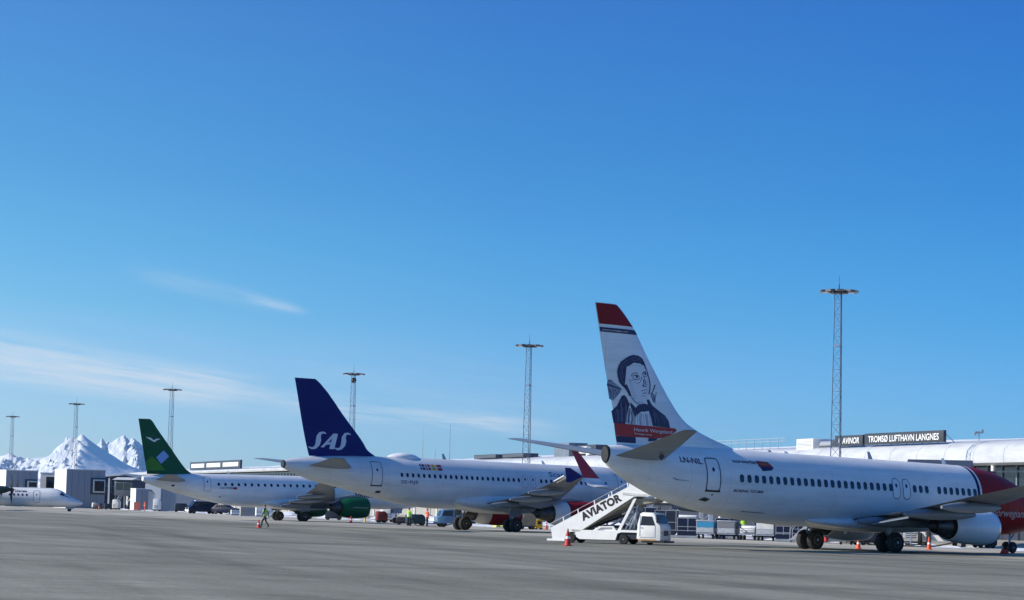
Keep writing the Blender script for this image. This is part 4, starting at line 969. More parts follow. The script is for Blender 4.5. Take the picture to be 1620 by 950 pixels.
# ------------------------------------------------------------------ propeller plane, far left
def dash():
    r=1.36; zc=1.95
    st=[(0,1.15,1.25,.1),(.2,.98,1.42,.6),(.8,.78,1.72,1.25),(1.6,.68,2.05,1.8),(2.3,.63,2.42,2.15),(2.9,.60,2.85,2.4),(3.6,.59,3.15,2.58),(4.6,.59,3.28,2.69),(22,.59,3.28,2.69),(26,1.2,3.28,2.3),(30,2.2,3.25,1.2),(32,2.8,3.15,.4)]
    j=Jet('white propeller plane taxiing at the far left in front of the grey stair blocks',(-60.8-16.5*.995,364-16.5*.1),.10,0,16.5,st,48)
    j.root.name='propeller_plane'
    j.fuselage(paint)
    j.door(6.5,1.2,2.85,.85,line,.05,.2,paint)
    j.windows([7.9+.60*i for i in range(5)]+[7.9+.60*i for i in range(6,18)],2.25,.26,.34,.12,mt=navy)
    j.text('Widerøe',10.3,2.62,2.4,navy,bold=.02,height=.36)
    for p in ([(3.25,2.35),(2.5,2.15),(2.5,2.50),(3.1,2.86)],[(2.42,2.12),(1.7,1.92),(2.0,2.22),(2.42,2.44)]):
        for sd in (1,-1): j.sdecal('cockpit_window',glass,[p],sd=sd)
    for sd in (1,-1):
        b=MB(); y=sd*4.4; z=2.95
        rs=[]
        for x,hw,hb,ht in ((10.0,.25,.25,.25),(10.6,.42,.5,.4),(11.8,.55,.75,.5),(14.5,.62,.95,.62),(17,.6,1.0,.62),(19.5,.45,.7,.5),(21,.1,.15,.2)):
            rs.append([(x,y+hw*math.cos(2*math.pi*i/24),z+(ht if math.sin(2*math.pi*i/24)>0 else hb)*math.sin(2*math.pi*i/24)) for i in range(24)])
        b.rings(rs); n_=b.build('engine_nacelle',mat('nacelle_dark_green',(.02,.045,.04),.45),j.root,j.T)
        b=MB(); b.lathe([(9.35,.02),(9.5,.14),(9.75,.25),(10.0,.28)],(0,y,z),'x',20); b.build('spinner',darkm,n_,j.T)
        for k in range(6):
            a=R(k*60+18); d=Vector((0,math.cos(a),math.sin(a))); tdir=Vector((0,-math.sin(a),math.cos(a)))
            b=MB(); c0=Vector((9.75,y,z)); secs=[]
            for q,ch,tw in ((.22,.2,60),(.6,.34,42),(1.2,.36,30),(1.7,.30,22),(2.02,.14,18)):
                cdir=(tdir*math.cos(R(tw))+Vector((1,0,0))*math.sin(R(tw))); nrm=cdir.cross(d)
                secs.append((tuple(c0+d*q-cdir*ch/2),tuple(c0+d*q+cdir*ch/2),.05,tuple(nrm)))
            Jet.foil(b,secs,n=7); b.build('propeller_blade',black,n_,j.T)
        j.surf('wing',greyw,[((14.4,0,3.45),(17.4,0,3.4),.4,(0,0,1)),((14.6,5.5,3.5),(17.2,5.5,3.45),.34,(0,0,1)),((15.2,14.2,3.75),(16.8,14.2,3.7),.16,(0,0,1))],sd=sd)
        j.main_gear(16.5,4.4,.42,.28,.5,2.3,sd)
        j.surf('tailplane',greyw,[((30,0,7.4),(32.2,0,7.4),.2,(0,0,1)),((30.8,4.6,7.5),(32.1,4.6,7.5),.1,(0,0,1))],sd=sd)
    j.surf('tail_fin',green,[((26.5,0,3.1),(31.6,0,3.1),.3,(0,1,0)),((29.6,0,7.4),(32.3,0,7.4),.2,(0,1,0))])
    j.nose_gear(1.9,.28,.18,.4,.9)
    return j
dash()

# ------------------------------------------------------------------ generic small-vehicle pieces
def wheel_at(parent,x,y,r,w,sd,name='wheel'):
    b=MB(); b.lathe([(-w/2,r*.55),(-w/2,r*.9),(-w*.3,r),(w*.3,r),(w/2,r*.9),(w/2,r*.55)],(x,y,r),'y',24,0)
    b.lathe([(sd*w*.42,r*.58),(sd*w*.5,r*.5),(sd*w*.34,r*.36),(sd*w*.34,r*.18),(sd*w*.52,r*.12),(sd*w*.52,.001)],(x,y,r),'y',20,1)
    return b.build(name,[tyre,rim],parent)

# ------------------------------------------------------------------ passenger stairs truck
def stairs_truck():
    P=Vector((2.62,149.9,0)); hd=R(-20)
    t=thing('stairs_truck','white boarding stairs truck with black capitals along its stair side','stairs truck',P,hd)
    Wd=2.1   # width; near side at local y=-? (camera side = -y)
    y0,y1=0.0,Wd
    side=[(.12,.17),(.0,.86),(4.77,3.38),(4.77,4.05),(6.45,4.05),(6.45,2.86),(5.1,2.80),(1.76,.66),(1.0,.64),(.86,.17)]
    for yy,ye in ((y0,y0+.07),(y1-.07,y1)):
        b=MB(); b.prism(side,yy,ye); s=b.build('stair_side_panel',white,t)
        if yy==y0:
            vs,fs,w=text_mesh('AVIATOR',1,0,.055,1.04); k=2.72/w; ang=math.atan2(2.52,4.77)
            ca,sa=math.cos(ang),math.sin(ang)
            b=MB(); b.add([(1.98+a*k*ca-c*.62*sa,-.006,1.31+a*k*sa+c*.62*ca) for a,c in vs],fs); b.build('lettering',black,s,fix=False)
            b=MB(); b.bar((4.4,-.02,2.97),(6.0,-.02,2.87),.03,.14); b.build('platform_rail',whited,s)
    # steps
    b=MB(); n=15
    for i in range(n):
        x=.55+i*(4.35/n); z=.45+i*(2.45/n); b.box(x,x+.32,y0+.08,y1-.08,z-.04,z); b.box(x+.29,x+.32,y0+.08,y1-.08,z,z+.15)
    b.build('steps',alu,t)
    b=MB(); b.prism([(1.1,.42),(1.35,.38),(5.1,2.66),(5.1,2.78)],y0+.09,y1-.09); b.build('stair_underside',mat('tan_underside',(.30,.27,.21),.6,noise_amt=.2),t)
    b=MB(); b.box(4.8,6.65,y0+.08,y1-.08,2.78,2.86); b.box(6.0,6.7,y0-.03,y1+.03,2.86,3.12); b.box(6.7,7.0,y0+.2,y1-.2,2.9,3.05); b.build('platform',white,t)
    b=MB(); b.prism([(4.9,2.66),(6.6,2.74),(6.3,2.5),(5.2,2.3)],y0+.3,y1-.3); b.build('platform_underframe',mat('tan_underside',(.30,.27,.21),.6),t)
    # handrails
    b=MB()
    for yy in (y0+.03,y1-.03):
        for x in (-.05,.8,1.7,2.7,3.75,4.72):
            z=.86+max(0,x)*.5283; b.bar((x,yy,z-.1),(x-.05,yy,z+.24),.055)
        b.bar((-.1,yy,1.06),(4.65,yy,3.57),.014)
        b.bar((4.72,yy,4.0),(4.68,yy,4.22),.07); b.bar((5.1,yy,4.0),(5.06,yy,4.2),.05)
    b.build('handrail',white,t)
    # support struts & scissor
    for yy in (y0+.12,y1-.12): b=MB(); b.bar((5.15,yy,2.7),(4.15,yy,.72),.10,.15); b.build('support_strut',white,t)
    b=MB()
    for yy in (y0+.5,y1-.5):
        b.bar((4.7,yy,.8),(5.3,yy,2.5),.07); b.bar((5.3,yy,.8),(4.8,yy,2.4),.07); b.cyl((4.95,yy,.7),(5.15,yy,2.4),.06,n=8); b.bar((4.4,yy,.8),(4.95,yy,1.7),.05)
        b.bar((4.55,yy,1.2),(5.4,yy,1.25),.05)
    b.build('lift_mechanism',galv,t)
    # foot of the stairs
    b=MB(); b.box(-.22,.88,y0-.02,y1+.02,.10,.22); b.build('foot_plate',white,t)
    # chassis
    b=MB(); b.prism([(1.5,.66),(1.6,.36),(1.8,.24),(4.0,.24),(4.12,.62),(4.35,.70),(5.6,.70),(5.6,.42),(5.9,.30),(6.3,.30),(6.3,.82),(4.2,.84),(4.0,.78),(1.9,.78),(1.3,.80),(1.3,.70)],y0,y1)
    b.build('chassis',white,t)
    b=MB(); b.prism([(2.6,.78),(3.0,1.02),(3.85,1.05),(4.05,.78),(3.85,.78),(3.78,.96),(3.1,.94),(2.85,.78)],y0+.02,y0+.1); b.box(2.7,3.9,y0+.15,y1-.15,.78,.92); b.build('engine_frame',white,t)
    b=MB(); b.box(1.8,4.1,y0+.2,y1-.2,.2,.8); b.box(4.2,5.5,y0+.15,y1-.15,.3,.9); b.box(.95,1.55,y0+.3,y1-.3,.2,.62); b.build('underbody',darkm,t)
    b=MB(); b.cyl((2.1,y0+.4,.95),(4.2,y0+.5,1.75),.07,n=10); b.cyl((2.1,y1-.4,.95),(4.2,y1-.5,1.75),.07,n=10); b.box(2.2,3.0,y0+.4,y1-.4,.8,1.05); b.build('hydraulics',darkm,t)
    for x in (1.24,4.50):
        wheel_at(t,x,y0+.08,.29,.24,-1); wheel_at(t,x,y1-.14,.30,.24,1)
    wheel_at(t,5.85,.9,.2,.2,-1)
    # cab
    cab=[(5.30,.34),(5.36,1.2),(5.50,1.80),(5.66,1.90),(6.28,1.88),(6.40,1.80),(6.60,1.24),(6.72,1.14),(6.76,.92),(6.76,.26),(5.6,.26)]
    b=MB(); 
    bm=bmesh.new(); vsl=[bm.verts.new((x,y0-.04,z)) for x,z in cab]; f=bm.faces.new(vsl); rr=bmesh.ops.extrude_face_region(bm,geom=[f])
    for v in rr['geom']:
        if isinstance(v,bmesh.types.BMVert): v.co.y=y1+.04
    bmesh.ops.recalc_face_normals(bm,faces=bm.faces); bmesh.ops.bevel(bm,geom=bm.edges[:],offset=.045,segments=2,profile=.5,affect='EDGES'); bm.verts.index_update()
    b.add([v.co[:] for v in bm.verts],[[v.index for v in f_.verts] for f_ in bm.faces]); bm.free()
    c=b.build('cab',white,t)
    b=MB(); b.prism([(5.54,1.14),(5.60,1.68),(6.24,1.66),(6.44,1.14)],y0-.05,y0-.042); b.build('side_window',glass,c)
    b=MB(); b.add([(6.425,y0+.08,1.77),(6.425,y1-.08,1.77),(6.615,y1-.06,1.25),(6.615,y0+.06,1.25)],[(0,1,2,3)]); b.build('windscreen',mat('windscreen_glass',(.03,.045,.07),.3,spec=.35),c,fix=False)
    b=MB(); b.bar((6.45,y0-.06,1.55),(6.60,y0-.22,1.5),.03); b.box(6.56,6.62,y0-.3,y0-.14,1.3,1.62); b.build('mirror',black,c)
    for y in (.25,1.85):
        b=MB(); b.lathe([(0,.11),(.03,.1),(.04,.01)],(6.76,y,.72),'x',14); b.build('headlight',glow,c)
    b=MB(); b.box(6.765,6.79,.6,1.5,.55,.85); b.build('grille',darkm,c)
    b=MB(); b.box(5.6,6.98,y0-.02,y1+.02,.14,.25); b.build('bumper',black,t)
    b=MB(); b.bar((5.50,y0-.055,.5),(5.50,y0-.055,1.75),.015); b.bar((6.42,y0-.055,.45),(6.42,y0-.055,1.15),.015); b.bar((5.5,y0-.055,.45),(6.42,y0-.055,.45),.015); b.box(5.56,5.68,y0-.075,y0-.05,.98,1.02); b.build('door_outline',galv,t)
    b=MB(); b.box(5.40,6.5,y0-.045,y1+.0,.26,.34); b.build('underside_reflection',brown,t)  # orange strip paints in the warm reflection along the cab underside
    return t
stairs_truck()

# ------------------------------------------------------------------ cones
def cone(loc,label,h=.75,mt=redc,bands=1,base=.36):
    t=thing('traffic_cone',label,'traffic cone',loc,random.random()*3,'warning cones on the apron')
    b=MB(); r0=base*.42; r=lambda z:r0*(1-z/h)+.035*(z/h)
    b.lathe([(.03,r(0)),(h,r(h)),(h,.005)],(0,0,0),'z',18,0); b.build('cone_body',mt,t)
    b=MB(); b.bbox(-base/2,base/2,-base/2,base/2,0,.045,.015); b.build('base',mt,t)
    for k in range(bands):
        z0=h*(.42+.25*k); z1=z0+h*.14; b=MB(); b.lathe([(z0,r(z0)+.004),(z1,r(z1)+.004)],(0,0,0),'z',18,0); b.build('reflective_band',MATS['decal_white'],t)
cone((-19.1,195.7,0),'red cone just left of the walking worker in the yellow vest',.62)
cone((-16.5,269.2,0),'red cone standing in front of the green engine',.75)
cone((3.3,136.1,0),'large dark red cone at the foot of the white boarding stairs',.92,base=.42)
cone((3.9,248.1,0),'distant red and white cone left of the foot of the boarding stairs',.95,orange,2)
cone((21.3,153.5,0),'orange cone between the two main wheel sets of the nearest jet',.72,orange)
cone((26.5,159.1,0),'orange cone behind the nearest jet engine, right of its wheels',.80,orange)

# ------------------------------------------------------------------ people
def person(loc,rz,label,joints,top,vest=None,bottom=cloth,hat=None):
    t=thing('person',label,'person',loc,rz)
    J=joints
    names=['pelvis','waist','chest','neck','head','crown','lsh','lel','lwr','lpalm','rsh','rel','rwr','rpalm','lhip','lkn','lan','lto','rhip','rkn','ran','rto']
    edges=[('pelvis','waist'),('waist','chest'),('chest','neck'),('neck','head'),('head','crown'),('chest','lsh'),('lsh','lel'),('lel','lwr'),('lwr','lpalm'),('chest','rsh'),('rsh','rel'),('rel','rwr'),('rwr','rpalm'),('pelvis','lhip'),('lhip','lkn'),('lkn','lan'),('lan','lto'),('pelvis','rhip'),('rhip','rkn'),('rkn','ran'),('ran','rto')]
    rad=dict(pelvis=(.16,.12),waist=(.15,.11),chest=(.17,.125),neck=(.06,.06),head=(.088,.10),crown=(.07,.08),lsh=(.075,.075),lel=(.05,.05),lwr=(.034,.034),lpalm=(.03,.04),lhip=(.10,.10),lkn=(.072,.072),lan=(.05,.05),lto=(.045,.04))
    for k in list(rad): 
        if k[0]=='l' and k!='l': rad['r'+k[1:]]=rad[k]
    V=[J[n] for n in names]; Rr=[rad[n] for n in names]; Ed=[(names.index(a),names.index(b)) for a,b in edges]
    for s in 'lr':
        p=Vector(J[s+'palm']); w=Vector(J[s+'wr']); d=(p-w).normalized(); sx=Vector((1,0,0)) if abs(d.x)<.8 else Vector((0,1,0)); pi=names.index(s+'palm')
        for k,(o,l) in enumerate(((-.03,.07),(-.01,.085),(.01,.08),(.03,.065))):
            V.append(tuple(p+sx*o+d*l)); Rr.append((.0085,.0085)); Ed.append((pi,len(V)-1))
        V.append(tuple(w.lerp(p,.5)+sx*-.055+d*.03)); Rr.append((.01,.01)); Ed.append((pi,len(V)-1))
    me=bpy.data.meshes.new('body'); me.from_pydata(V,Ed,[]); o=bpy.data.objects.new('body',me); COL.objects.link(o)
    md=o.modifiers.new('s','SKIN'); md.use_smooth_shade=True
    for i,sv_ in enumerate(me.skin_vertices[0].data): sv_.radius=Rr[i]; sv_.use_root=(i==0)
    sb=o.modifiers.new('u','SUBSURF'); sb.levels=2
    dg=bpy.context.evaluated_depsgraph_get(); dg.update(); nm=bpy.data.meshes.new_from_object(o.evaluated_get(dg)); o.modifiers.clear(); o.data=nm; o.parent=t
    nm.materials.clear()
    for m_ in (skin,top,bottom,black): nm.materials.append(m_)
    hz=(J['neck'][2]+J['head'][2])/2-.03; pz=J['pelvis'][2]-.02
    hands=[Vector(J['lwr']),Vector(J['rwr'])]; lv=[Vector(J['lpalm']),Vector(J['rpalm'])]
    for p in nm.polygons:
        c=p.center; mi=1
        if c.z>hz: mi=0
        elif any((c-l_).length<.10 for l_ in lv) : mi=0
        elif c.z<pz: mi=2
        if c.z<min(J['lan'][2],J['ran'][2])+.09 and c.z<.3: mi=3
        if c.z<pz and any((c-h_).length<.14 for h_ in hands): mi=0 if any((c-l_).length<.12 for l_ in lv) else 1
        p.material_index=mi
    hc=Vector(J['head'])
    b=MB(); 
    # hair / hood, nose and eyes
    f=Vector(J['lto'])-Vector(J['lan']); f.z=0; f=f.normalized() if f.length>0 else Vector((1,0,0))
    rs=[]
    for a in np.linspace(5,90,7):
        r_=.115*math.cos(R(a)); rs.append([tuple(hc-f*.012+Vector((r_*math.cos(2*math.pi*i/16),r_*math.sin(2*math.pi*i/16),.045+.115*math.sin(R(a))))) for i in range(16)])
    b.rings(rs); b.build('hair' if hat is None else 'cap',hat or hairm,t)
    b=MB(); sx=f.cross(Vector((0,0,1)))
    for k in (-1,1): b.lathe([(-.008,.001),(0,.012),(.008,.001)],tuple(hc+f*.098+sx*k*.032+Vector((0,0,.01))),'z',8)
    b.bar(tuple(hc+f*.10+sx*-.02+Vector((0,0,-.06))),tuple(hc+f*.10+sx*.02+Vector((0,0,-.06))),.01); b.build('eyes_and_mouth',hairm,t)
    b=MB(); b.cyl(tuple(hc+f*.095+Vector((0,0,.01))),tuple(hc+f*.125+Vector((0,0,-.03))),.008,.014,8); b.build('nose',skin,t)
    if vest:
        b=MB(); rs=[]; pz_,cz_=Vector(J['pelvis']),Vector(J['chest'])
        for q,rx,ry in ((-.1,.20,.165),(.15,.205,.165),(.5,.205,.17),(.85,.215,.175),(1.12,.20,.15),(1.28,.11,.10)):
            c=pz_.lerp(cz_,q); rs.append([tuple(c+sx*rx*math.cos(2*math.pi*i/20)+f*ry*math.sin(2*math.pi*i/20)) for i in range(20)])
        b.rings(rs,None,False,False); v=b.build('high_visibility_vest',vest,t)
        b=MB()
        for q in (.2,.55):
            c=pz_.lerp(cz_,q); b.rings([[tuple(c+Vector((0,0,dz_))+sx*.212*math.cos(2*math.pi*i/20)+f*.176*math.sin(2*math.pi*i/20)) for i in range(20)] for dz_ in (-.025,.025)],None,False,False)
        b.build('reflective_tape',MATS['decal_white'],v)
    return t
def walk(st=.33,sw=.22):   # facing +x
    return dict(pelvis=(0,0,.93),waist=(.01,0,1.10),chest=(.03,0,1.33),neck=(.04,0,1.50),head=(.06,0,1.61),crown=(.05,0,1.71),
      lsh=(.03,.19,1.40),lel=(sw*.3,.24,1.13),lwr=(sw,.22,.92),lpalm=(sw+.04,.22,.84),rsh=(.03,-.19,1.40),rel=(-sw*.7,-.24,1.14),rwr=(-sw*.9,-.23,.89),rpalm=(-sw*.9,-.23,.81),
      lhip=(0,.10,.88),lkn=(-.08,.10,.50),lan=(-st*1.05,.09,.12),lto=(-st*1.05+.17,.10,.04),rhip=(0,-.10,.88),rkn=(.26,-.10,.52),ran=(st,-.09,.08),rto=(st+.19,-.09,.05))
def stand(arms=0):
    return dict(pelvis=(0,0,.93),waist=(0,0,1.10),chest=(0,0,1.33),neck=(0,0,1.50),head=(.02,0,1.61),crown=(.02,0,1.71),
      lsh=(0,.19,1.40),lel=(.05+arms*.15,.24,1.14),lwr=(.15+arms*.3,.20,.95+arms*.15),lpalm=(.20+arms*.35,.18,.90+arms*.18),rsh=(0,-.19,1.40),rel=(.03,-.24,1.13),rwr=(.1,-.23,.90),rpalm=(.12,-.22,.82),
      lhip=(0,.10,.88),lkn=(.02,.12,.50),lan=(-.02,.13,.09),lto=(.16,.15,.04),rhip=(0,-.10,.88),rkn=(.02,-.12,.50),ran=(-.02,-.13,.09),rto=(.16,-.15,.04))
person((-18.75,197.2,0),R(168),'worker in dark clothes and a yellow vest walking past a red cone',walk(),cloth,hivis)
person((-9.45,245.6,0),R(60),'worker in a green high-visibility jacket standing left of the pale blue service truck',stand(.3),hivisg,hivisg)
person((-7.75,247.5,0),R(20),'worker in an orange jacket beside the front of the pale blue service truck',stand(1),hiviso,hiviso)
person((-62.9,441.1,0),R(200),'worker in full orange clothing beside the grey jet bridge shed at the left',stand(.6),hiviso,hiviso,hiviso)
person((17.9,191.5,.0),R(100),'worker in a green jacket seen behind the white topped baggage cart',stand(1),hivisg,hivisg)

# ------------------------------------------------------------------ service vehicles
def profile_body(name,mt,pts,y0,y1,parent,bev=.04):
    bm=bmesh.new(); f=bm.faces.new([bm.verts.new((x,y0,z)) for x,z in pts]); rr=bmesh.ops.extrude_face_region(bm,geom=[f])
    for v in rr['geom']:
        if isinstance(v,bmesh.types.BMVert): v.co.y=y1
    bmesh.ops.recalc_face_normals(bm,faces=bm.faces); bmesh.ops.bevel(bm,geom=bm.edges[:],offset=bev,segments=2,profile=.5,affect='EDGES'); bm.verts.index_update()
    b=MB(); b.add([v.co[:] for v in bm.verts],[[v.index for v in f_.verts] for f_ in bm.faces]); bm.free(); return b.build(name,mt,parent)
def service_truck(loc,rz,label,mt):
    t=thing('service_truck',label,'truck',loc,rz)   # front at -x
    c=profile_body('cab',mt,[(-1.7,.35),(-1.75,.95),(-1.45,1.05),(-1.2,1.72),(-.1,1.75),(0,1.65),(0,.35)],-.9,.9,t)
    for y in (-.91,.91):
        b=MB(); b.prism([(-1.25,1.08),(-1.08,1.6),(-.2,1.62),(-.2,1.08)],y-.006,y+.006); b.build('side_window',MATS['windscreen_glass'],c)
    b=MB(); b.add([(-1.50,-.75,1.1),(-1.50,.75,1.1),(-1.28,.7,1.62),(-1.28,-.7,1.62)],[(0,1,2,3)]); b.build('windscreen',glass,c,fix=False)
    b=MB(); b.bbox(-1.0,-.3,-.5,.5,1.76,1.92,.04); b.build('roof_sign',white,c)
    b=MB(); b.box(-1.8,-1.72,-.85,.85,.3,.5); b.build('bumper',black,t)
    for y in (-.6,.6): b=MB(); b.bbox(-1.79,-1.74,y-.13,y+.13,.68,.84,.02); b.build('headlight',glow,c)
    b=MB(); b.bbox(.08,2.1,-.9,.9,.75,1.62,.04); b.build('cargo_box',mt,t); b=MB(); b.box(0,2.1,-.75,.75,.42,.74); b.build('chassis',darkm,t)
    for x in (-1.1,1.4):
        for y in (-.78,.78): wheel_at(t,x,y,.36,.22,1 if y>0 else -1)
    return t
service_truck((-5.2,246.5,0),R(12),'pale blue service truck behind the wheels of the dark blue tail jet',bluet)
def van(loc,rz,label,mt):
    t=thing('van',label,'van',loc,rz)  # front at -x
    c=profile_body('body',mt,[(-2.4,.35),(-2.45,.9),(-2.0,1.15),(-1.4,1.9),(2.2,1.95),(2.35,1.8),(2.4,.35)],-.95,.95,t,.06)
    for y in (-.957,.957):
        b=MB(); b.prism([(-1.75,1.2),(-1.3,1.72),(-.5,1.74),(-.5,1.2)],y-.006,y+.006); b.prism([(-.35,1.2),(-.35,1.74),(.9,1.75),(.9,1.2)],y-.006,y+.006); b.build('side_window',glass,c)
    b=MB(); b.add([(-1.96,-.8,1.22),(-1.96,.8,1.22),(-1.46,.75,1.82),(-1.46,-.75,1.82)],[(0,1,2,3)]); b.build('windscreen',glass,c,fix=False)
    b=MB(); b.bbox(-2.52,-2.38,-.9,.9,.3,.62,.03); b.build('bumper',white,t)
    b=MB(); b.bbox(-1.2,-.9,-.3,.3,1.95,2.08,.03); b.build('roof_light',white,t)
    for y in (-.65,.65): b=MB(); b.bbox(-2.47,-2.41,y-.15,y+.15,.72,.92,.02); b.build('headlight',glow,c)
    for x in (-1.6,1.5):
        for y in (-.85,.85): wheel_at(t,x,y,.34,.22,1 if y>0 else -1)
    return t
van((-47.8,398,0),R(25),'dark van with a pale front bumper beneath the green tail jet',navyv)
def car(loc,rz,label,mt):
    t=thing('car',label,'car',loc,rz)  # front +x
    c=profile_body('body',mt,[(-2.1,.35),(-2.15,.95),(-1.9,1.05),(-1.3,1.5),(.1,1.52),(.85,1.08),(1.95,.95),(2.15,.7),(2.15,.35)],-.88,.88,t,.07)
    for y in (-.886,.886):
        b=MB(); b.prism([(-1.6,1.07),(-1.2,1.42),(-.55,1.44),(-.55,1.07)],y-.006,y+.006); b.prism([(-.45,1.07),(-.45,1.44),(.05,1.44),(.6,1.07)],y-.006,y+.006); b.build('side_window',glass,c)
    for y in (-.6,.6): b=MB(); b.bbox(2.12,2.17,y-.16,y+.16,.66,.84,.02); b.build('headlight',glow,c)
    b=MB(); b.box(2.16,2.2,-.35,.35,.4,.6); b.build('number_plate',white,c)
    for x in (-1.35,1.35):
        for y in (-.8,.8): wheel_at(t,x,y,.33,.22,1 if y>0 else -1)
    return t
car((-43.6,394,0),R(-25),'dark blue car right of the dark van beneath the green tail jet',navyv)

# baggage carts and ground equipment seen under the nearest jet
def cart(loc,rz,label,body,curtain=None,top=alu,w=1.35,h=1.35,load=None,group='baggage carts in a row under the nearest jet'):
    t=thing('baggage_cart',label,'baggage cart',loc,rz,group)
    b=MB(); b.box(-1.3,1.3,-w/2,w/2,.38,.5); b.build('deck',galv,t)
    b=MB()
    for x in (-1.28,1.28):
        for y in (-w/2+.03,w/2-.03): b.bar((x,y,.4),(x,y,h+.02),.06)
    for z in (.8,h-.02):
        for y in (-w/2+.03,w/2-.03): b.bar((-1.28,y,z),(1.28,y,z),.05)
    for z in np.arange(.6,h,.14): b.bar((-1.29,-w/2,z),(-1.29,w/2,z),.03); b.bar((1.29,-w/2,z),(1.29,w/2,z),.03)
    b.build('frame',body,t)
    if load is None:
        b=MB(); b.bbox(-1.35,1.35,-w/2-.04,w/2+.04,h,h+.08,.02); b.build('canopy',top,t)
    if curtain:
        b=MB(); b.box(-1.345,-1.315,-w/2+.05,w/2-.05,.88,h-.05); b.box(-1.2,1.2,-w/2-.005,-w/2+.02,.85,h-.08); b.build('curtain',curtain,t)
        b=MB(); b.box(-1.345,-1.315,-w/2+.05,w/2-.05,.5,.86); b.box(-1.2,1.2,-w/2-.005,-w/2+.02,.5,.83); b.build('end_panel',alu,t)
    if load:
        rn=random.Random(int(loc[0]*10)); 
        for k in range(4):
            b=MB(); x=-1.0+k*.6; b.bbox(x,x+.52,-w/2+.1,w/2-.1,.5,h-.1+rn.random()*.25,.08); b.build('bag',load,t)
    for x in (-.9,.9):
        for y in (-w/2+.12,w/2-.12): wheel_at(t,x,y,.19,.12,1 if y>0 else -1)
    b=MB(); b.bar((1.3,0,.35),(1.9,0,.22),.06); b.build('tow_bar',darkm,t)
    return t
rzc=R(75)
cart((15.4,193.8,0),rzc,'baggage cart with a bright blue curtain end, first right of the dark blue container',alu,mat('blue_curtain',(.02,.22,.42),.7))
cart((16.9,192.6,0),rzc,'plain grey baggage cart between the blue curtained cart and the bag laden cart',galv,mat('grey_curtain',(.16,.17,.19),.7))
cart((18.3,191.0,0),rzc,'low dark baggage cart heaped with white bags',darkm,None,load=white,h=1.0)
cart((19.5,189.3,0),rzc,'silver baggage cart right of the bag laden cart',alu,whited)
def container(loc,rz,label,mt,w,h,d=1.6,top=None,group=None):
    t=thing('cargo_container',label,'container',loc,rz,group)
    b=MB(); b.prism([(-w/2,.2),(-w/2,h),(w/2,h),(w/2,.5),(w/2-.25,.2)],-d/2,d/2); c=b.build('shell',mt,t)
    b=MB()
    for z in (.55,h*.55,h-.04): b.box(-w/2-.02,w/2+.02,-d/2-.03,-d/2-.004,z,z+.05)
    for x in (-w/2,0,w/2-.05): b.box(x,x+.05,-d/2-.028,-d/2-.003,.5,h)
    b.build('rails',galv,c)
    b=MB(); b.box(-w/2-.05,w/2+.05,-d/2-.05,d/2+.05,.02,.19); b.build('pallet_base',galv,t)
    if top: b=MB(); b.bbox(-w/2+.1,w/2-.1,-d/2+.05,d/2-.05,h+.01,h+.22,.08); b.build('cover',top,t)
    return t
container((14.1,196.5,0),R(-10),'dark navy cargo container beside the boarding stairs cab, with a snowy foot',navyv,1.6,1.55,top=white)
container((20.5,187.6,0),R(-10),'small dark cargo container with a red cover right of the silver cart',navyv,1.1,1.15,top=redc)
container((12.5,198.3,0),R(-10),'dark cargo container just behind the boarding stairs cab windscreen',mat('deep_navy_panel',(.008,.012,.03),.5),1.7,2.1)
for x_,y_,l_,w_,h_ in ((17.6,199.5,'dark blue container behind the blue curtained baggage cart',2.2,1.6),(20.4,197.2,'dark blue container behind the bag laden cart',2.2,1.45),(22.4,194.5,'dark blue container behind the silver baggage cart',1.9,1.6),(11.2,203.5,'tall dark container leftmost behind the boarding stairs cab',2.0,2.3)):
    container((x_,y_,0),R(-12),l_,navyv,w_,h_)
def steps(loc,rz,label,n=7,w=1.2,h=1.6,mt=alu):
    t=thing('mobile_steps',label,'mobile steps',loc,rz)
    b=MB()
    for i in range(n): b.box(i*.22,i*.22+.24,-w/2,w/2,.15+i*(h-.2)/n,.19+i*(h-.2)/n)
    b.build('treads',mt,t); b=MB()
    for y in (-w/2,w/2):
        b.bar((0,y,.1),(n*.22,y,h),.06,.14); b.bar((n*.22,y,h),(n*.22,y,.05),.06); b.bar((0,y,.95),(n*.22,y,h+.85),.04); b.bar((0,y,.1),(0,y,.95),.04); b.bar((n*.22,y,h),(n*.22,y,h+.85),.04); b.bar((0,y,.1),(n*.22,y,.1),.06); b.bar((n*.11,y,.1),(n*.22,y,h*.6),.04)
    b.build('frame',mt,t)
    for x in (.1,n*.22):
        for y in (-w/2,w/2): wheel_at(t,x,y,.1,.06,1 if y>0 else -1)
    return t
steps((20.6,183.6,0),R(-15),'light metal mobile steps left of the far main wheels of the nearest jet')
steps((-28.5,300,0),R(10),'white mobile steps between the wheels of the green tail jet',6,1.0,1.1,white)
def tow_bar():
    t=thing('tow_bar','cream towing bar with a red end lying between the wheels of the nearest jet','tow bar',(22.0,174.2,0),R(52))
    b=MB(); b.cyl((0,0,.36),(5.4,0,.30),.15,n=14); b.build('tube',cream,t)
    b=MB(); b.cyl((-.4,0,.36),(0,0,.36),.17,n=12); b.cyl((5.4,0,.3),(5.8,0,.3),.17,n=12); b.build('end_fitting',redc,t)
    b=MB(); b.bar((2.6,-.4,.14),(2.6,.4,.14),.06); b.bar((2.6,0,.14),(2.6,0,.35),.06); b.build('axle',darkm,t)
    for y in (-.42,.42): wheel_at(t,2.6,y,.16,.08,1 if y>0 else -1)
tow_bar()
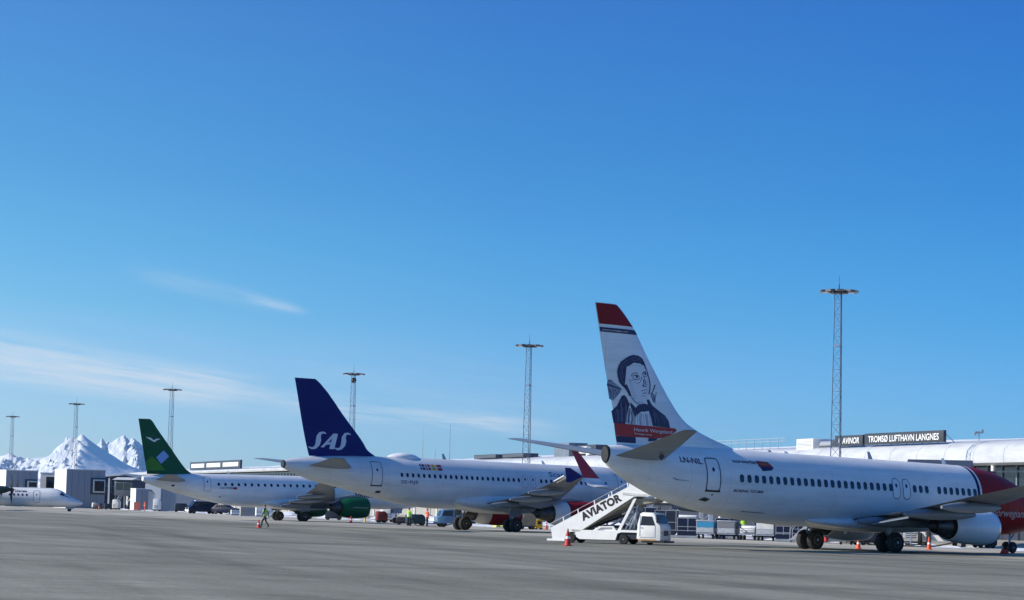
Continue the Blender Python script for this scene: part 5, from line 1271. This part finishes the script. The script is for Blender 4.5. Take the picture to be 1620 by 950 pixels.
# things around the blue tail jet
t=thing('generator_cart','bright yellow generator box standing under the right engine of the dark blue tail jet','generator',(3.1,246.5,0),.3)
b=MB(); b.bbox(-.35,.35,-.3,.3,.12,1.0,.06); b.build('housing',yell,t); b=MB(); b.box(-.2,.2,-.315,-.302,.5,.8); b.build('vent_grille',darkm,t); b=MB(); b.bar((-.3,0,1.0),(-.3,0,1.15),.04); b.bar((.3,0,1.0),(.3,0,1.15),.04); b.bar((-.3,0,1.15),(.3,0,1.15),.04); b.build('handle',darkm,t)
for x in (-.25,.25):
    for y in (-.25,.25): wheel_at(t,x,y,.1,.06,1 if y>0 else -1)
t=thing('covered_trailer','tan canvas covered trailer left of the yellow generator box','trailer',(1.9,243.5,0),.15)
b=MB(); b.prism([(-.75,.35),(-.8,1.35),(-.6,1.65),(.7,1.68),(.85,1.4),(.8,.35)],-.8,.8); b.build('canvas_cover',beige,t); b=MB(); b.box(-.9,.9,-.85,.85,.22,.34); b.build('bed',darkm,t)
for x in (-.5,.5):
    for y in (-.7,.7): wheel_at(t,x,y,.2,.12,1 if y>0 else -1)
t=thing('wheel_chock_pair','pale yellow wheel chocks between the main wheels of the dark blue tail jet','wheel chocks',(-.7,262,0),.4)
for x in (-.35,.4):
    b=MB(); b.prism([(x-.3,0),(x+.3,0),(x+.08,.34),(x-.08,.34)],-.5,.5); b.build('chock',mat('pale_yellow',(.62,.62,.18),.6),t)
t=thing('hydrant_post','yellow and white hydrant stand in front of the green engine','hydrant',(-16.3,292,0),0)
b=MB(); b.cyl((0,0,0),(0,0,.85),.13,.1,12); b.lathe([(.85,.2),(1.05,.22),(1.2,.05)],(0,0,0),'z',12); b.build('post',mat('cream_yellow',(.72,.55,.16),.5),t); b=MB(); b.cyl((-.35,0,.95),(.35,0,.95),.09,n=10); b.cyl((.35,0,.95),(.45,0,.5),.07,n=10); b.build('hose_coupling',galv,t)
def gpu(loc,rz,label,mt,w,h,d=1.6,name='ground_power_unit',cat='power unit'):
    t=thing(name,label,cat,loc,rz)
    profile_body('housing',mt,[(-w/2,.3),(-w/2,h*.9),(-w/2+.15,h),(w/2-.3,h),(w/2,h*.75),(w/2,.3)],-d/2,d/2,t,.05)
    b=MB()
    for k in range(4): b.box(-w/2+.2,w/2-.5,-d/2-.012,-d/2-.002,.55+k*.14,.6+k*.14)
    b.build('vent_grille',darkm,t); b=MB(); b.box(-w/2,w/2,-d/2+.1,d/2-.1,.18,.3); b.build('chassis',black,t)
    for x in (-w/2+.3,w/2-.3):
        for y in (-d/2+.12,d/2-.12): wheel_at(t,x,y,.2,.14,1 if y>0 else -1)
    return t
gpu((-14.2,288,0),.2,'dark red ground power unit right of the green engine',mat('dull_red',(.16,.02,.02),.5,noise_amt=.2),1.2,1.3)
gpu((-14.2,303,0),.2,'boxy white ground power unit left of the worker in green',white,1.7,1.45)
gpu((-25.3,322,0),.3,'small white ground power unit under the wing of the green tail jet',white,1.0,1.0)
for k,(p,l,m_,w,h) in enumerate((((-36.5,360,0),'pale container right of the dark blue car under the green tail jet',concw,2.6,1.5),((-33.6,352,0),'white container left of the wheels of the green tail jet',white,2.4,1.35),((-39.6,372,0),'low white crate just right of the dark blue car',white,1.6,.8))):
    container(p,.2,l,m_,w,h)
# cargo loader at the far side of the blue tail jet
gpu((-9.2,256,0),R(10),'dark teal baggage tractor between the green and orange jacketed workers',mat('dark_teal_paint',(.015,.05,.06),.5,noise_amt=.2),1.9,1.15,1.3,'baggage_tractor','tractor')
gpu((-10.6,262,0),R(0),'low dark dolly behind the worker in the green jacket',mat('dark_dolly_paint',(.03,.02,.03),.6,noise_amt=.2),1.6,.8,1.3,'equipment_dolly','dolly')
def loader():
    t=thing('cargo_loader','dark cargo loader with a white top rail above the boarding stairs','cargo loader',(9.5,216.6,0),.6058)
    b=MB(); b.bbox(-2.0,2.2,-1.1,1.0,2.15,2.9,.05); b.build('platform',darkm,t)
    b=MB(); b.bar((-1.9,-1.15,3.25),(1.6,-1.15,3.2),.12,.16); 
    for x in (-1.9,-.2,1.6): b.bar((x,-1.15,2.85),(x,-1.15,3.2),.07)
    b.build('top_rail',white,t)
    b=MB()
    for y in (-.9,.8): b.bar((-1.7,y,.6),(1.8,y,2.2),.12,.16); b.bar((1.8,y,.6),(-1.7,y,2.2),.12,.16)
    b.build('scissor_lift',galv,t)
    b=MB(); b.bbox(-2.2,2.4,-1.1,1.0,.35,.75,.04); b.build('chassis',darkm,t)
    for x in (-1.6,1.7):
        for y in (-.95,.9): wheel_at(t,x,y,.3,.22,1 if y>0 else -1)
loader()

# ------------------------------------------------------------------ stair towers and jet bridges at the left
def tower(label,x,y,wf,depth,h,rz,recess=None,frame=True):
    # front face (grey for shade) spans local x 0..wf at y=0 ; left side wall painted white for sunlight
    t=thing('stair_tower',label,'stair tower',(x,y,0),rz,'stair towers of the piers at the left')
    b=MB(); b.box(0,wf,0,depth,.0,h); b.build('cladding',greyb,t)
    b=MB(); b.box(-.06,-.004,-.02,depth,0,h+.05); b.build('side_wall_painted_lit',whiteb,t)
    b=MB(); b.box(-.1,wf+.1,-.1,depth,h+.004,h+.16); b.build('roof_edge',whiteb,t)
    b=MB()
    for k in np.arange(1.1,wf-.3,1.3): b.box(k-.02,k+.02,-.025,-.003,.3,h-.15)
    b.build('panel_joints',greyb2,t)
    if recess:
        x0,x1,z0,z1=recess
        b=MB(); b.box(x0,x1,-.05,-.006,z0,z1); r_=b.build('recess_frame',greyb2,t)
        b=MB(); b.bbox(x0+.45,x1+.02,-.5,-.06,z0+.35,z1-.3,.12); c=b.build('bay_window',whited,r_)
        b=MB(); b.box(x0+.7,x1-.2,-.515,-.502,z0+.65,z1-.6); b.build('pane',glass,c)
    return t
RZT=R(25)
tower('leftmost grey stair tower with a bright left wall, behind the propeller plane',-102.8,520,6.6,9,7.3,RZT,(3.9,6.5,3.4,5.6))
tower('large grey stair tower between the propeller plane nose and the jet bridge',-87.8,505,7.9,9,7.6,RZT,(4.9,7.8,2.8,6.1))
t=thing('link_building','white link building with a dark wide window between the two left stair towers','building',(-98.0,532,0),R(2))
b=MB(); b.box(0,8.2,0,8,0,7.0); w_=b.build('wall',whiteb,t); b=MB(); b.box(-.1,8.3,-.1,8,7.004,7.2); b.build('roof_edge',whited,t)
b=MB(); b.box(1.2,4.6,-.04,-.006,3.9,6.3); f_=b.build('window',darkm,w_); b=MB(); b.bbox(1.5,4.3,-.5,-.05,4.1,5.7,.1); b.build('pane',glass,f_)
b=MB()
for k in range(6): p=(4.9+.0*k,-.05,1+k*.8); b.bar((5.4,-.08,1+k),(6.0,-.08,1+k),.05)
b.build('wall_ladder',galv,w_)
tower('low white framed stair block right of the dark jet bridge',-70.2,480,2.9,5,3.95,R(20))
def portal():
    t=thing('portal_building','grey pier building with a bold white frame beneath the green tail','building',(-66.8,468,0),R(5))
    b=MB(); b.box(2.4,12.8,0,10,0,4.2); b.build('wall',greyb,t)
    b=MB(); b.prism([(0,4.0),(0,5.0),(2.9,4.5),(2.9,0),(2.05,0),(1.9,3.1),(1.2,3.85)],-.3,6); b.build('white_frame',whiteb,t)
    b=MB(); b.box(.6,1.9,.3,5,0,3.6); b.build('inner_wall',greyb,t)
portal()
def jet_bridge(label,loc,rz,Lt,z0,z1,zc0,zc1,cabw=3.2,wm=greyb2,dark=False):
    t=thing('jet_bridge',label,'jet bridge',loc,rz,'jet bridges at the terminal piers')
    # tunnel along +x from 0..Lt, floor z0->z1
    b=MB(); n=8
    for k in range(n):
        xa=Lt*k/n; xb=Lt*(k+1)/n; za=z0+(z1-z0)*k/n; zb=z0+(z1-z0)*(k+1)/n; w=1.45 if k<n/2 else 1.6
        b.add([(xa,-w,za),(xa,w,za),(xa,w,za+2.6),(xa,-w,za+2.6),(xb,-w,zb),(xb,w,zb),(xb,w,zb+2.6),(xb,-w,zb+2.6)],[(0,3,2,1),(4,5,6,7),(0,1,5,4),(1,2,6,5),(2,3,7,6),(3,0,4,7)])
    b.build('tunnel',wm,t)
    b=MB()
    for k in range(1,n):
        xa=Lt*(k-.85)/n; xb=Lt*(k-.15)/n; za=z0+(z1-z0)*(k-.5)/n; b.box(xa,xb,-1.63,-1.605,za+1.1,za+2.0)
    b.build('tunnel_window',glass,t)
    b=MB(); b.bbox(Lt-.3,Lt+cabw,-2.0,2.0,z1-.1,z1+3.0,.15); c=b.build('cab',whited if wm is not greyb2 else greyb2,t)
    b=MB(); b.box(Lt+.4,Lt+cabw-.4,-2.03,-2.005,z1+1.0,z1+2.4); b.box(Lt+cabw+.003,Lt+cabw+.03,-1.6,-.1,z1+1.0,z1+2.4); b.box(Lt+cabw+.003,Lt+cabw+.03,.1,1.6,z1+1.0,z1+2.4); b.build('cab_window',mat('cab_glass',(.02,.035,.04),.35,spec=.3),c)
    b=MB(); b.prism([(Lt-.8,z1+3.0),(Lt+cabw+.5,z1+3.0),(Lt+cabw*.5,z1+3.5)],-2.2,2.2); b.build('cab_roof',greyb2 if dark else whited,c)
    b=MB()
    for y in (-1.3,1.3): b.bar((Lt-1.2,y,.6),(Lt-1.2,y,z1),.35); 
    b.bar((Lt-1.2,-1.7,.6),(Lt-1.2,1.7,.6),.4); b.bar((Lt-3,-1.3,z1-.2),(Lt-1.2,-1.3,1.2),.12)
    b.build('lift_column',white,t)
    for y in (-1.5,-.9,.9,1.5): wheel_at(t,Lt-1.2,y,.5,.3,1 if y>0 else -1)
    b=MB(); b.cyl((0,0,z0-.4),(0,0,z0+3.0),2.1,n=24); b.build('rotunda',greyb2 if dark else whited,t); b=MB(); b.cyl((0,0,0),(0,0,z0-.4),.5,n=14); b.build('rotunda_column',whiteb,t)
    # service stairs
    b=MB()
    for y in (-2.6,-1.9): b.bar((Lt-.2,y,z1),(Lt+2.6,y,.1),.08,.2); b.bar((Lt-.2,y,z1+1),(Lt+2.6,y,1.1),.05)
    for k in range(9): q=(k+.5)/9; b.box(Lt-.2+2.8*q-.14,Lt-.2+2.8*q+.14,-2.6,-1.9,z1+(.1-z1)*q,z1+(.1-z1)*q+.04)
    b.build('service_stairs',galv,t)
    return t
jet_bridge('dark jet bridge with a peaked cab roof left of the green tail',(-66,520,0),R(-109),24,3.2,2.75,0,0)
jet_bridge('jet bridge at the far right beyond the red nose, mostly hidden by the wing',(40.5,221,0),R(-103),46,3.2,2.5,0,0,dark=True)
jet_bridge('white jet bridge beyond the dark blue tail jet, hidden behind the boarding stairs',(24,236,0),R(195),7,3.0,2.9,0,0,wm=whiteb)
t=thing('pier_hall','dark glazed pier hall with a shallow peaked white edged roof behind the jet bridge','building',(-86.5,533,0),R(3))
b=MB(); b.box(.4,12.4,.2,8,2.9,6.4); w_=b.build('glass_wall',mat('hall_dark_wall',(.03,.04,.06),.4),t)
b=MB(); b.prism([(0,6.4),(0,6.75),(6.4,7.5),(12.8,6.75),(12.8,6.4),(6.4,7.1)],-.4,9); b.build('roof_edge',whiteb,t)
b=MB(); b.prism([(.2,6.38),(6.4,7.08),(12.6,6.38)],-.2,8.8); b.build('gable',greyb2,t)
for x in (1.2,2.6,5.9,11.8): b=MB(); b.box(x,x+.35,-.3,.05,0,6.4); b.build('column',whiteb if x<3 else galv,t)
b=MB(); b.box(.6,12,1.5,8,0,2.9); b.build('lower_wall',greyb2,t)
b=MB()
for x in np.arange(3.2,11.5,1.4): b.box(x,x+.06,.12,.19,3.2,6.2)
b.box(.6,12.2,.12,.19,4.6,4.7); b.build('mullions',galv,w_)
# cluster of equipment below the left jet bridge
gpu((-79.3,488,0),R(15),'small pale cabin unit left of the jet bridge wheels at the far left pier',whited,.9,1.2)
gpu((-72.9,474,0),R(-10),'white tilted equipment box below the dark jet bridge cab',whited,1.2,1.9)
for q_,(x_,y_,l_) in enumerate(((-76.6,476,'dark baggage tractor leftmost under the jet bridge cab'),(-74.4,474,'dark baggage tractor nearer the white framed stair block'))):
    gpu((x_,y_,0),R(-20+q_*35),l_,mat('dark_tractor_paint',(.02,.03,.05),.5,noise_amt=.2),1.5,1.1,1.2,'baggage_tractor','tractor')
container((-66.3,455,0),0,'orange bin standing beside the white framed stair block',orange,1.0,1.5,1.0)
cone((-75.5,470,0),'tiny red cone at the foot of the large grey stair tower',.8)
gpu((-62.3,452,0),.1,'narrow white cabinet with a dark door in front of the grey pier building',white,1.4,2.2)
rr_=random.Random(21)
for (x_,y_,a_,l_,m_,w_,h_) in ((25.2,176,20,'dark tractor behind the near main wheels of the nearest jet','dark_tractor_paint',2.2,1.25),
    (29.2,181,-15,'silver ground power unit half hidden behind the nearest jet engine','aluminium',1.7,1.3),
    (33.5,178,10,'dark equipment box beyond the front of the nearest jet engine','dark_tractor_paint',1.5,1.0),
    (23.6,190,40,'low grey generator between the main wheels of the nearest jet','galvanised_steel',1.6,1.1),
    (-46.2,412,0,'pale low generator left of the dark van','worn_white_paint',1.8,1.0),
    (-56.5,440,15,'dark tractor in front of the grey pier building wall','dark_tractor_paint',2.2,1.5),
    (-21.5,315,0,'dark tractor between the engines of the green tail jet','dark_tractor_paint',2.0,1.2)):
    gpu((x_,y_,0),R(a_),l_,MATS[m_],w_,h_,1.3)
t=thing('wheel_chock','red wheel chock standing by the nose wheels of the nearest jet','wheel chock',(28.7,146.2,0),.5)
b=MB(); b.prism([(-.2,0),(.2,0),(.04,.28),(-.04,.28)],-.2,.2); b.build('block',redc,t); b=MB(); b.bar((0,-.2,.28),(0,.2,.28),.04); b.build('grip',black,t)
def hose(pts,label,r,mt):
    b=MB(); P=[Vector(p) for p in pts]; Q=[]
    for i in range(len(P)-1):
        a=P[max(i-1,0)];b0=P[i];c=P[i+1];d=P[min(i+2,len(P)-1)]
        for k in range(6):
            t=k/6; Q.append(.5*((2*b0)+(c-a)*t+(2*a-5*b0+4*c-d)*t*t+(3*b0-a-3*c+d)*t**3))
    Q.append(P[-1]); rs=[]
    for i,p in enumerate(Q):
        d=(Q[min(i+1,len(Q)-1)]-Q[max(i-1,0)]).normalized(); u=d.cross(Vector((0,0,1))); u=u.normalized() if u.length>.01 else Vector((1,0,0)); w=u.cross(d)
        rs.append([tuple(p+u*r*math.cos(2*math.pi*k/8)+w*r*math.sin(2*math.pi*k/8)) for k in range(8)])
    b.rings(rs); o=b.build('ground_hose',mt); tag(o,label,'hose')
hose([(24.5,182,.5),(25.5,178,.06),(27,174,.06),(28.5,171,.06),(30,169,.5),(30.4,168,1.1)],'black hose snaking over the snow behind the nearest jet engine',.06,black)
hose([(-9.5,255,.5),(-8.8,252,.05),(-6.5,251,.05),(-5,248,.4)],'black hose on the ground between the orange worker and the blue truck',.06,black)
def haze():
    b=MB(); b.box(-9800,9800,-700,19300,-6,640); o=b.build('haze',[],None)
    m=bpy.data.materials.new('thin_air'); m.use_nodes=True; t=m.node_tree; t.nodes.clear()
    ou=t.nodes.new('ShaderNodeOutputMaterial'); v=t.nodes.new('ShaderNodeVolumePrincipled'); v.inputs['Color'].default_value=(.48,.80,1,1); v.inputs['Density'].default_value=1.9e-5; v.inputs['Anisotropy'].default_value=.0
    t.links.new(v.outputs[0],ou.inputs['Volume']); o.data.materials.append(m); tag(o,kind='stuff')
haze()
